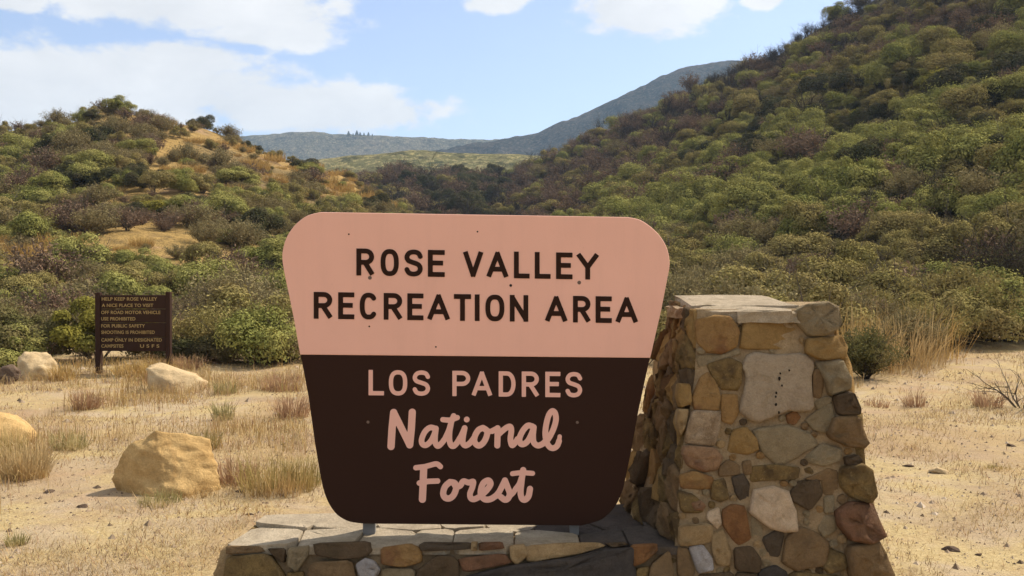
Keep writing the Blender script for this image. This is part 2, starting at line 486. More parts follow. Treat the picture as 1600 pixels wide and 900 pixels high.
def terrain(x, y):
    x = np.asarray(x, float); y = np.asarray(y, float)
    zs = [hill_z(k, x, y)[0] for k in 'LMR']
    zm = np.maximum(np.maximum(zs[0], zs[1]), zs[2])
    r = np.hypot(x, y)
    rel = np.clip(zm / 6.0, 0, 1)
    rough = fbm(x / 14.0, y / 14.0, 4, 3) * 1.3 * rel + fbm(x / 4.0, y / 4.0, 3, 9) * 0.35 * rel
    base = fbm(x / 5.0, y / 5.0, 3, 21) * 0.06 * np.clip((r - 5) / 6, 0, 1) + fbm(x / 0.9, y / 0.9, 4, 31) * 0.042
    bank = 0.45 * np.clip((y - 15) / 10, 0, 1) * np.clip((x - 3) / 5, 0, 1)
    return zm + rough + base + bank, zs


def gz(x, y):
    return float(terrain(np.array([x]), np.array([y]))[0][0])


def build_terrain():
    inner = np.arange(-34, 34.001, 0.13)
    outer = np.arange(34, 326.01, 3.0)
    ths = np.radians(np.concatenate([inner, outer[1:-1]]))
    rs = [0.25]
    while rs[-1] < 2300: rs.append(rs[-1] * 1.024)
    rs = np.array(rs)
    TH, RR = np.meshgrid(ths, rs)
    x, y = RR * np.sin(TH), RR * np.cos(TH)
    z, zs = terrain(x.ravel(), y.ravel())
    V = np.stack([x.ravel(), y.ravel(), z], 1)
    nr, nt = TH.shape
    i, j = np.meshgrid(np.arange(nr - 1), np.arange(nt), indexing='ij')
    j2 = (j + 1) % nt
    faces = np.stack([i * nt + j, i * nt + j2, (i + 1) * nt + j2, (i + 1) * nt + j], -1).reshape(-1, 4)
    faces = faces[:, ::-1]
    zz = np.stack(zs, 1)
    reg_v = np.where(zz.max(1) < 0.25, 0, zz.argmax(1) + 1)
    reg = reg_v[faces[:, 0]]
    for k, (nm, mt) in enumerate((('ground', 'ground'), ('hill', 'hill_gold'), ('hill', 'hill_far'), ('hill', 'hill_brush'))):
        f = faces[reg == k]
        used = np.unique(f)
        remap = np.zeros(len(V), np.int32); remap[used] = np.arange(len(used))
        Vk = V[used]
        if k == 0:
            # centre cap so the sheet has no hole under the camera
            f = remap[f]
            o = link(nm, grid_mesh(nm, Vk, f), MAT[mt])
        else:
            o = link(nm, grid_mesh(nm, Vk, remap[f]), MAT[mt])
        tag(o, kind='structure')


build_terrain()


def far_range(name, mat, pts, depth, thick, zbase, seed, rough_amp, n=420, rows=70):
    """a range of hills seen at a distance: crest given as (column, row) pairs, with slopes on both sides"""
    pts = np.array(pts, float)
    px = np.linspace(pts[0, 0], pts[-1, 0], n)
    py = np.interp(px, pts[:, 0], pts[:, 1])
    ker = np.hanning(9); ker /= ker.sum()
    py = np.convolve(np.pad(py, 4, mode='edge'), ker, mode='valid')
    X = (px - 800) / F * depth
    Zc = CAM_Z + (430 - py) / F * depth
    s = np.linspace(-1, 1, rows)
    S, XX = np.meshgrid(s, X, indexing='ij')
    ZC = np.broadcast_to(Zc, S.shape)
    prof = np.where(S < 0, (1 + S) ** 1.25, np.cos(np.clip(S, 0, 1) * math.pi / 2) ** 1.0)
    YY = depth + S * thick
    rid = np.abs(fbm(XX / 120 + YY / 300, YY / 200, 5, seed, 0.55))
    ZZ = zbase + (ZC - zbase) * prof
    ZZ = ZZ - 1.4 * rid * rough_amp * np.clip(-S, 0, 1) * (1 - np.clip(-S, 0, 1)) * 4
    ZZ = ZZ + fbm(XX / 25, YY / 25, 4, seed + 3, 0.6) * rough_amp * 0.06
    V = np.stack([XX.ravel(), YY.ravel(), ZZ.ravel()], 1)
    i, j = np.meshgrid(np.arange(rows - 1), np.arange(n - 1), indexing='ij')
    fc = np.stack([i * n + j, i * n + j + 1, (i + 1) * n + j + 1, (i + 1) * n + j], -1).reshape(-1, 4)
    return tag(link(name, grid_mesh(name, V, fc), MAT[mat]), kind='structure')


far_range('hill', 'greenridge', [(250, 330), (430, 262), (500, 247), (560, 240), (640, 235), (720, 238), (790, 240), (880, 246), (1000, 268), (1200, 320)], 520, 210, -3, 41, 16)
far_range('mountain', 'mountain', [(420, 330), (560, 262), (650, 237), (700, 231), (740, 222), (790, 217), (840, 205), (900, 180), (950, 158), (1000, 135), (1030, 119), (1070, 106), (1110, 97), (1160, 94),
                                   (1250, 100), (1400, 120), (1700, 150), (2100, 220)], 1150, 520, -3, 52, 70)
far_range('mountain', 'ridge', [(-700, 240), (-300, 215), (-60, 205), (0, 204), (60, 212), (200, 225), (330, 216), (400, 210), (450, 208), (490, 203), (520, 208), (570, 210), (640, 213), (700, 216), (780, 219), (900, 226), (1200, 240)],
          1650, 430, -3, 63, 60)

# ------------------------------------------------------------------ flat shapes from strokes (lettering)
def cr(pts, closed=False, n=7):
    P = [np.array(p, float) for p in pts]; out = []
    m = len(P)
    for i in range(m if closed else m - 1):
        if closed: p0, p1, p2, p3 = P[i - 1], P[i], P[(i + 1) % m], P[(i + 2) % m]
        else: p0, p1, p2, p3 = P[max(i - 1, 0)], P[i], P[i + 1], P[min(i + 2, m - 1)]
        for k in range(n):
            t = k / n
            out.append(0.5 * ((2 * p1) + (-p0 + p2) * t + (2 * p0 - 5 * p1 + 4 * p2 - p3) * t * t + (-p0 + 3 * p1 - 3 * p2 + p3) * t ** 3))
    out.append(P[0] if closed else P[-1])
    return out


def seg_field(X, Y, a, b, r, flat):
    d = np.array(b) - np.array(a); L = np.hypot(*d)
    if L < 1e-9: return np.hypot(X - a[0], Y - a[1]) - r
    d = d / L
    al = (X - a[0]) * d[0] + (Y - a[1]) * d[1]
    pe = np.abs(-(X - a[0]) * d[1] + (Y - a[1]) * d[0])
    if flat: return np.maximum(pe - r, np.abs(al - L / 2) - (L / 2 + flat * r))
    ac = np.clip(al, 0, L)
    return np.sqrt((al - ac) ** 2 + pe ** 2) - r


def contour(strokes, step):
    """strokes: list of (points, radius, flat). Returns closed loops around the union (marching squares)."""
    allp = np.array([p for s in strokes for p in s[0]])
    rm = max(s[1] for s in strokes) * 1.6 + 2 * step
    lo, hi = allp.min(0) - rm, allp.max(0) + rm
    gx = np.arange(lo[0], hi[0] + step, step); gy = np.arange(lo[1], hi[1] + step, step)
    X, Y = np.meshgrid(gx, gy)
    Fd = np.full(X.shape, 1e9)
    for pts, r, flat in strokes:
        if len(pts) == 1: Fd = np.minimum(Fd, np.hypot(X - pts[0][0], Y - pts[0][1]) - r)
        for a, b in zip(pts[:-1], pts[1:]):
            Fd = np.minimum(Fd, seg_field(X, Y, a, b, r, flat))
    Fd = np.where(np.abs(Fd) < 1e-7, 1e-7, Fd)
    ins = Fd < 0
    code = (ins[:-1, :-1] * 1 + ins[:-1, 1:] * 2 + ins[1:, 1:] * 4 + ins[1:, :-1] * 8)
    TAB = {1: [(3, 0)], 2: [(0, 1)], 3: [(3, 1)], 4: [(1, 2)], 5: [(3, 2), (1, 0)], 6: [(0, 2)], 7: [(3, 2)],
           8: [(2, 3)], 9: [(2, 0)], 10: [(0, 3), (2, 1)], 11: [(2, 1)], 12: [(1, 3)], 13: [(1, 0)], 14: [(0, 3)]}
    nxt, pos = {}, {}

    def edge(i, j, e):
        if e == 0: k = ('h', i, j); a, b = (i, j), (i, j + 1)
        elif e == 2: k = ('h', i + 1, j); a, b = (i + 1, j), (i + 1, j + 1)
        elif e == 3: k = ('v', i, j); a, b = (i, j), (i + 1, j)
        else: k = ('v', i, j + 1); a, b = (i, j + 1), (i + 1, j + 1)
        if k not in pos:
            fa, fb = Fd[a], Fd[b]; t = fa / (fa - fb)
            pos[k] = (gx[a[1]] * (1 - t) + gx[b[1]] * t, gy[a[0]] * (1 - t) + gy[b[0]] * t)
        return k
    for i, j in zip(*np.nonzero((code > 0) & (code < 15))):
        for e0, e1 in TAB[int(code[i, j])]:
            nxt[edge(i, j, e0)] = edge(i, j, e1)
    loops = []
    while nxt:
        k0 = next(iter(nxt)); k = k0; lp = []
        while k in nxt:
            lp.append(pos[k]); k = nxt.pop(k)
        # drop near-collinear points
        keep = []
        n = len(lp)
        for q in range(n):
            a, b, c = keep[-1] if keep else lp[q - 1], lp[q], lp[(q + 1) % n]
            cr_ = abs((b[0] - a[0]) * (c[1] - a[1]) - (b[1] - a[1]) * (c[0] - a[0]))
            if cr_ > 0.02 * step * math.hypot(c[0] - a[0], c[1] - a[1]): keep.append(b)
        if len(keep) > 3: loops.append(keep)
    return loops


def plate_from_loops(name, loops, to_local, thick):
    cu = bpy.data.curves.new(name, 'CURVE'); cu.dimensions = '2D'; cu.fill_mode = 'BOTH'; cu.extrude = thick / 2
    for lp in loops:
        sp = cu.splines.new('POLY'); sp.points.add(len(lp) - 1)
        for q, p in enumerate(lp):
            u, v = to_local(p); sp.points[q].co = (u, v, 0, 1)
        sp.use_cyclic_u = True
    ob = bpy.data.objects.new('tmp', cu); COL.objects.link(ob)
    dg = bpy.context.evaluated_depsgraph_get()
    me = bpy.data.meshes.new_from_object(ob.evaluated_get(dg))
    bpy.data.objects.remove(ob); bpy.data.curves.remove(cu)
    me.name = name
    return me


def sup(cx, cy, a0, a1, n=20, e=2.5):
    out = []
    for k in range(n + 1):
        t = R(a0 + (a1 - a0) * k / n); c, s = math.cos(t), math.sin(t)
        out.append((cx + 0.5 * math.copysign(abs(c) ** (2 / e), c), cy + 0.5 * math.copysign(abs(s) ** (2 / e), s)))
    return out


GL = {  # capital letters in a unit box: list of (points, flat)
    'E': [([(0, 0), (0, 1)], 1), ([(0, 1), (1, 1)], 1), ([(0, .52), (.86, .52)], 1), ([(0, 0), (1, 0)], 1)],
    'L': [([(0, 0), (0, 1)], 1), ([(0, 0), (1, 0)], 1)],
    'T': [([(.5, 0), (.5, 1)], 1), ([(0, 1), (1, 1)], 1)],
    'I': [([(.5, 0), (.5, 1)], 1)],
    'V': [([(0, 1), (.5, 0)], .6), ([(1, 1), (.5, 0)], .6)],
    'A': [([(0, 0), (.5, 1)], .6), ([(1, 0), (.5, 1)], .6), ([(.16, .29), (.84, .29)], .2)],
    'Y': [([(0, 1), (.5, .46)], .6), ([(1, 1), (.5, .46)], .6), ([(.5, .5), (.5, 0)], 1)],
    'N': [([(0, 0), (0, 1)], 1), ([(0, 1), (1, 0)], .4), ([(1, 0), (1, 1)], 1)],
    'O': [(sup(.5, .5, 0, 360, 40), 0)],
    'C': [(sup(.5, .5, 42, 318, 32), 0)],
    'R': [([(0, 0), (0, 1)], 1), ([(0, 1), (.55, 1)] + [(.55 + .45 * math.sin(R(a)), .745 + .255 * math.cos(R(a))) for a in range(15, 181, 15)] + [(0, .49)], 0), ([(.48, .49), (1, 0)], .6)],
    'P': [([(0, 0), (0, 1)], 1), ([(0, 1), (.55, 1)] + [(.55 + .45 * math.sin(R(a)), .74 + .26 * math.cos(R(a))) for a in range(15, 181, 15)] + [(0, .48)], 0)],
    'D': [([(0, 0), (0, 1)], 1), ([(0, 1), (.45, 1)] + [(.45 + .55 * abs(math.sin(R(a))) ** .85, .5 + .5 * math.cos(R(a))) for a in range(12, 170, 12)] + [(.45, 0), (0, 0)], 0)],
    'S': [(cr([(1, .80), (.84, .95), (.5, 1), (.16, .94), (0, .765), (.13, .60), (.5, .515), (.87, .42), (1, .235), (.84, .06), (.5, 0), (.16, .05), (0, .20)]), 0)],
}

# ------------------------------------------------------------------ the entrance sign
SIGN_YAW = R(1.5)
SIGN_O = Vector((0, 4.57, 0))
SIGN_N = Vector((math.sin(SIGN_YAW), -math.cos(SIGN_YAW), 0))
SIGN_U = Vector((math.cos(SIGN_YAW), math.sin(SIGN_YAW), 0))
WALL_Z = 0.405


def sign_uv(p):
    P = on_plane(p[0], p[1], SIGN_O, SIGN_N)
    return (P - SIGN_O).dot(SIGN_U), P.z


def build_sign():
    root = thing('entrance_sign', 'big salmon pink and dark brown sign board standing on the low stone wall', 'sign', (SIGN_O.x, SIGN_O.y, WALL_Z))
    root.rotation_euler = (0, 0, SIGN_YAW)

    def local(u, v, h):      # h towards the viewer
        return (u, -h, v - WALL_Z)

    def slab(name, outline, mat):
        uv = [sign_uv(p) for p in outline]
        n = len(uv)
        cu = sum(p[0] for p in uv) / n; cv = sum(p[1] for p in uv) / n
        def off(k, dd):
            a, b, c = uv[k - 1], uv[k], uv[(k + 1) % n]
            tx, ty = c[0] - a[0], c[1] - a[1]; L = math.hypot(tx, ty) or 1
            nx, ny = -ty / L, tx / L
            if nx * (cu - b[0]) + ny * (cv - b[1]) < 0: nx, ny = -nx, -ny
            return b[0] + nx * dd, b[1] + ny * dd
        rings = [[local(*off(k, 0.0022), 0.0) for k in range(n)], [local(*uv[k], -0.0022) for k in range(n)], [local(*uv[k], -0.034) for k in range(n)]]
        V = [p for r in rings for p in r]; fs = []
        fs.append(list(range(n))); fs.append(list(range(2 * n, 3 * n))[::-1])
        for a in (0, 1):
            for k in range(n):
                k2 = (k + 1) % n
                fs.append([a * n + k, (a + 1) * n + k, (a + 1) * n + k2, a * n + k2])
        me = mesh_from(name, V, fs)
        bm = bmesh.new(); bm.from_mesh(me); bmesh.ops.recalc_face_normals(bm, faces=bm.faces); bm.to_mesh(me); bm.free()
        return link(name, me, mat, root)
    def rnd(a, c, b, n=7):    # smooth corner a -> b with control c
        return [((1 - t) ** 2 * a[0] + 2 * t * (1 - t) * c[0] + t * t * b[0], (1 - t) ** 2 * a[1] + 2 * t * (1 - t) * c[1] + t * t * b[1]) for t in np.linspace(0, 1, n)]
    up_pts = [(468.9, 554.2), (460.4, 505), (452.3, 464.4), (444.6, 428), (441.3, 407), (442, 390), (448.8, 369), (462, 350.5), (480, 337), (501.3, 331.4), (740, 335), (980.6, 339.2), (1001, 344.0), (1021, 358), (1035.7, 375),
              (1043.8, 393.5), (1046.3, 413.6), (1042.6, 436), (1033.2, 484.7), (1016.0, 559.3)]
    i0, i1 = 3, 9
    left_c = cr(up_pts[2:10], n=5)
    right_c = cr(up_pts[11:19], n=5)
    upper = slab('upper_panel', up_pts[:2] + left_c + right_c + [up_pts[-1]], MAT['pink'])
    lo_pts_l = [(470.0, 555.0), (482, 620), (492, 692), (500, 740), (506, 767), (514, 787), (527, 804.5), (546, 815), (570, 818.3)]
    lo_pts_r = [(908, 821.3), (936, 813.5), (953, 801), (965.5, 784), (974, 763), (984, 716), (998, 640), (1015.2, 560.1)]
    lower = slab('lower_panel', lo_pts_l[:3] + cr(lo_pts_l[3:], n=4) + cr(lo_pts_r[:5], n=4) + lo_pts_r[5:], MAT['signbrown'])

    def letter(strokes, mat, parent, step):
        letter.n += 1
        loops = contour(strokes, step)
        me = plate_from_loops('letter', loops, sign_uv, 0.0022)
        # plate lies in (u, v): stand it on the panel face
        co = np.empty(len(me.vertices) * 3, np.float32); me.vertices.foreach_get('co', co); co = co.reshape(-1, 3)
        co = np.stack([co[:, 0], -(co[:, 2] + 0.0006 + 0.0006 * (letter.n % 2)), co[:, 1] - WALL_Z], 1)
        me.vertices.foreach_set('co', co.ravel().astype(np.float32)); me.update()
        o = link('letter', me, mat, parent)
        return o

    letter.n = 0

    def line(text, xs, yl, yr, xl, xr, zoom, org, r, mat, parent):
        """xs: (left, right) of each letter, yl/yr: (top, bottom) at columns xl/xr, in zoomed picture units"""
        for ch, (a, b) in zip(text, xs):
            m = ((a + b) / 2 - xl) / (xr - xl)
            top = yl[0] + (yr[0] - yl[0]) * m; bot = yl[1] + (yr[1] - yl[1]) * m
            st = []
            sl = (yr[1] - yl[1]) / (xr - xl)
            for pts, flat in GL[ch]:
                q = []
                for (u, v) in pts:
                    X = a + r + u * (b - a - 2 * r) if ch != 'I' else (a + b) / 2
                    Y = bot - r - v * (bot - top - 2 * r) + sl * (X - (a + b) / 2)
                    q.append((org[0] + X / zoom, org[1] + Y / zoom))
                st.append((q, r / zoom, flat))
            letter(st, mat, parent, 0.8)
    Z2, O2 = 1600 / 650, (420, 310)
    line('ROSEVALLEY', [(337, 405), (430, 500), (522, 592), (612, 677), (748, 824), (838, 921), (943, 1003), (1023, 1084), (1105, 1168), (1184, 1269)],
         (193, 297), (210, 312), 370, 1225, Z2, O2, 9.3, MAT['letterbrown'], upper)
    line('RECREATIONAREA', [(173, 244), (267, 329), (350, 418), (442, 513), (533, 595), (610, 696), (712, 778), (793, 810), (833, 906), (927, 998), (1063, 1148), (1170, 1237), (1257, 1319), (1334, 1419)],
         (360, 463), (378, 480), 208, 1376, Z2, O2, 9.3, MAT['letterbrown'], upper)
    Z3, O3 = 2.5, (440, 540)
    line('LOSPADRES', [(340, 400), (419, 491), (512, 580), (667, 737), (743, 822), (848, 914), (938, 1005), (1030, 1089), (1109, 1174)],
         (95, 194), (103, 202), 370, 1140, Z3, O3, 8.3, MAT['pinkletter'], lower)

    def script(defs, org, zoom, ox=0):
        for strokes in defs:
            st = []
            for pts, r, smooth in strokes:
                P = cr(pts, n=6) if smooth and len(pts) > 2 else pts
                st.append(([(org[0] + (p[0] + ox) / zoom, org[1] + p[1] / zoom) for p in P], r / zoom, 0))
            letter(st, MAT['pinkletter'], lower, 0.8)
    script([
        [([(160, 675), (176, 400), (202, 145)], 57, 0), ([(202, 145), (452, 650)], 54, 0), ([(452, 650), (478, 400), (492, 140)], 56, 0)],
        [([(850, 395), (770, 380), (690, 445), (640, 560), (650, 635), (705, 655), (775, 600), (830, 500), (862, 395)], 44, 1), ([(862, 395), (848, 520), (852, 620), (890, 668), (945, 630), (1010, 545)], 44, 1)],
        [([(1000, 560), (1060, 430), (1100, 300), (1138, 198)], 43, 1), ([(1100, 300), (1075, 440), (1072, 570), (1095, 650), (1135, 670), (1190, 620), (1235, 545)], 45, 1), ([(970, 256), (1080, 262), (1195, 224)], 41, 1)],
        [([(1235, 550), (1275, 470), (1310, 388)], 44, 1), ([(1310, 388), (1285, 520), (1282, 620), (1325, 660), (1395, 620), (1450, 550)], 45, 1), ([(1343, 254)], 45, 0)],
    ], (595, 630), 10)
    script([
        [([(195, 385), (125, 420), (72, 510), (62, 595), (100, 650), (150, 658), (212, 605), (255, 510), (258, 430), (195, 385)], 47, 1), ([(250, 425), (310, 440), (370, 420)], 40, 1)],
        [([(340, 435), (425, 390)], 44, 0), ([(425, 390), (424, 530), (420, 660)], 47, 0), ([(425, 500), (500, 430), (575, 375), (625, 368), (640, 430), (625, 560), (650, 655), (700, 615), (735, 560)], 45, 1)],
        [([(965, 360), (895, 350), (820, 430), (768, 545), (780, 625), (830, 640), (900, 585), (960, 470), (990, 375)], 46, 1), ([(990, 375), (978, 500), (990, 610), (1050, 660), (1120, 640), (1165, 600)], 46, 1)],
        [([(1150, 620), (1215, 560), (1290, 420), (1335, 270), (1325, 160), (1280, 122), (1225, 185), (1185, 330), (1170, 480), (1190, 600), (1235, 680), (1295, 702), (1355, 665), (1385, 590)], 45, 1), ([(1385, 590), (1395, 520)], 34, 0)],
    ], (735, 630), 10)
    script([
        [([(160, 560), (168, 400), (176, 180)], 45, 0), ([(78, 166), (200, 150), (330, 118), (385, 152)], 33, 1), ([(122, 358), (235, 336), (350, 332)], 34, 0)],
        [([(505, 345), (445, 400), (420, 485), (445, 540), (500, 548), (552, 505), (582, 420), (565, 360), (505, 345)], 39, 1), ([(560, 385), (610, 405), (650, 375)], 33, 1)],
        [([(635, 390), (672, 335), (740, 352), (795, 340), (785, 410), (755, 490), (765, 545), (805, 560), (870, 530), (900, 500)], 36, 1)],
        [([(895, 510), (965, 445), (1012, 370), (985, 325), (925, 355), (893, 430), (893, 510), (940, 560), (1010, 558), (1080, 515), (1110, 480)], 38, 1)],
        [([(1095, 515), (1145, 420), (1192, 325)], 37, 1), ([(1192, 325), (1225, 410), (1252, 490), (1230, 550), (1190, 566), (1145, 535)], 38, 1), ([(1240, 530), (1295, 480), (1330, 420)], 32, 1)],
        [([(1320, 440), (1370, 370), (1395, 300)], 34, 1), ([(1420, 195), (1400, 330), (1387, 470), (1402, 545), (1440, 566), (1485, 525), (1505, 430)], 38, 1), ([(1285, 240), (1400, 228), (1537, 236)], 31, 1)],
    ], (640, 710), 8)

    def disc(px, py, rpx, mat, nm, parent, h=0.002):
        u, v = sign_uv((px, py)); r = rpx * 4.7 / F
        V = [local(u, v, h)] + [local(u + r * math.cos(t * math.pi / 4), v + r * math.sin(t * math.pi / 4), h * 0.4) for t in range(8)]
        link(nm, mesh_from(nm, V, [[0, 1 + t, 1 + (t + 1) % 8] for t in range(8)]), mat, parent)
    for p in ((575, 659.5), (902, 660)): disc(*p, 2.4, MAT['screw'], 'screw', lower)
    disc(798, 446, 2.2, MAT['hole'], 'screw', upper)
    for p in ((905, 441.5), (578, 434)): disc(*p, 3.0, MAT['screw'], 'screw', upper)
    for p in ((545, 366), (746, 362), (681, 542), (577, 510)): disc(*p, 1.3, MAT['hole'], 'screw', upper)
    # two posts behind the board
    for px in (575, 899):
        u, v = sign_uv((px, 822)); w = 0.028 if px < 700 else 0.02
        V = [local(u + sx * w, vv, h) for vv in (WALL_Z - 0.05, 1.72) for (sx, h) in ((-1, -0.037), (1, -0.037), (1, -0.085), (-1, -0.085))]
        link('post', mesh_from('post', V, [[0, 1, 2, 3], [4, 5, 6, 7], [0, 1, 5, 4], [1, 2, 6, 5], [2, 3, 7, 6], [3, 0, 4, 7]]), MAT['metal'], root)


build_sign()

# ------------------------------------------------------------------ masonry
def chaikin(P, it=1):
    for _ in range(it):
        Q = []
        for k in range(len(P)):
            a, b = P[k], P[(k + 1) % len(P)]
            Q += [(a[0] * .88 + b[0] * .12, a[1] * .88 + b[1] * .12), (a[0] * .12 + b[0] * .88, a[1] * .12 + b[1] * .88)]
        P = Q
    return P


def stone_mesh(poly, emb, h, deep=0.05, seed=0, slab=False, rough=1.0, it=1, flat=0.86, grow=1.0, jag=0.045):
    """poly: (u, v) outline; emb(u, v, height) -> point. A pillow of stone with a worn rim."""
    rr = random.Random(seed)
    gx = sum(p[0] for p in poly) / len(poly); gy = sum(p[1] for p in poly) / len(poly)
    P = chaikin([(gx + (p[0] - gx) * grow, gy + (p[1] - gy) * grow) for p in poly], it)
    n = len(P)
    cu = sum(p[0] for p in P) / n; cv = sum(p[1] for p in P) / n
    size = math.sqrt(sum((p[0] - cu) ** 2 + (p[1] - cv) ** 2 for p in P) / n)
    tilt = (rr.uniform(-1, 1) * 0.12 * rough, rr.uniform(-1, 1) * 0.12 * rough)
    rings = [(1.0, -deep), (1.0, h * 0.55), (0.965, h * 0.9), (flat, h), (0.62, h), (0.32, h)]
    cuts = [(rr.uniform(0, 6.283), rr.uniform(-.1, .75), rr.uniform(.35, 1.1)) for _ in range(3)]
    if slab: rings = [(1.0, -deep), (1.0, h * 0.8), (0.99, h), (0.9, h), (0.5, h)]
    jg = [rr.uniform(-1, 1) * jag * rough for _ in range(n)]
    V = []
    for s, z in rings:
        for q_, (u, v) in enumerate(P):
            j = rr.uniform(-1, 1); sj = s * (1 + jg[q_])
            uu, vv = cu + (u - cu) * sj, cv + (v - cv) * sj
            zz = z
            if z > 0: zz = z + ((uu - cu) * tilt[0] + (vv - cv) * tilt[1]) + j * 0.16 * h * rough + (0.0 if s > .9 else rr.uniform(-1, 1) * 0.14 * h * rough)
            if z > 0 and not slab:
                for (ca, co_, cs) in cuts:
                    zz -= h * 0.55 * cs * rough * max(0.0, ((uu - cu) * math.cos(ca) + (vv - cv) * math.sin(ca)) / (size + 1e-6) - co_)
                zz = max(zz, h * 0.12)
            V.append(emb(uu, vv, zz))
    V.append(emb(cu, cv, h * 1.02))
    fs = []
    for a in range(len(rings) - 1):
        for k in range(n):
            k2 = (k + 1) % n
            fs.append([a * n + k, a * n + k2, (a + 1) * n + k2, (a + 1) * n + k])
    b = (len(rings) - 1) * n; c = len(V) - 1
    for k in range(n): fs.append([b + k, b + (k + 1) % n, c])
    return mesh_from('stone', V, fs, smooth=not slab)


def clip_half(poly, a, b, c):
    out = []
    for k in range(len(poly)):
        p, q = poly[k], poly[(k + 1) % len(poly)]
        dp, dq = a * p[0] + b * p[1] - c, a * q[0] + b * q[1] - c
        if dp <= 0: out.append(p)
        if dp * dq < 0:
            t = dp / (dp - dq); out.append((p[0] + (q[0] - p[0]) * t, p[1] + (q[1] - p[1]) * t))
    return out


def voronoi(points, bound, gap):
    cells = []
    for i, p in enumerate(points):
        poly = list(bound)
        for j, q in enumerate(points):
            if i == j: continue
            a, b = q[0] - p[0], q[1] - p[1]; L = math.hypot(a, b)
            if L > 1.2: continue
            c = (a * (p[0] + q[0]) + b * (p[1] + q[1])) / 2 - gap / 2 * L
            poly = clip_half(poly, a, b, c)
            if len(poly) < 3: break
        if len(poly) >= 3: cells.append(poly)
    return cells


def plane_frame(O, Nn):
    U = Vector((0, 0, 1)).cross(Nn).normalized()
    if U.x < 0: U = -U
    Vv = Nn.cross(U).normalized()
    if Vv.z < 0: Vv = -Vv
    return U, Vv


def in_poly(pt, poly):
    x, y = pt; ins = False
    for k in range(len(poly)):
        (x1, y1), (x2, y2) = poly[k - 1], poly[k]
        if (y1 > y) != (y2 > y) and x < (x2 - x1) * (y - y1) / (y2 - y1) + x1: ins = not ins
    return ins


ZA = 900 / 460.0


def za(p): return (960 + p[0] / ZA, 440 + p[1] / ZA)


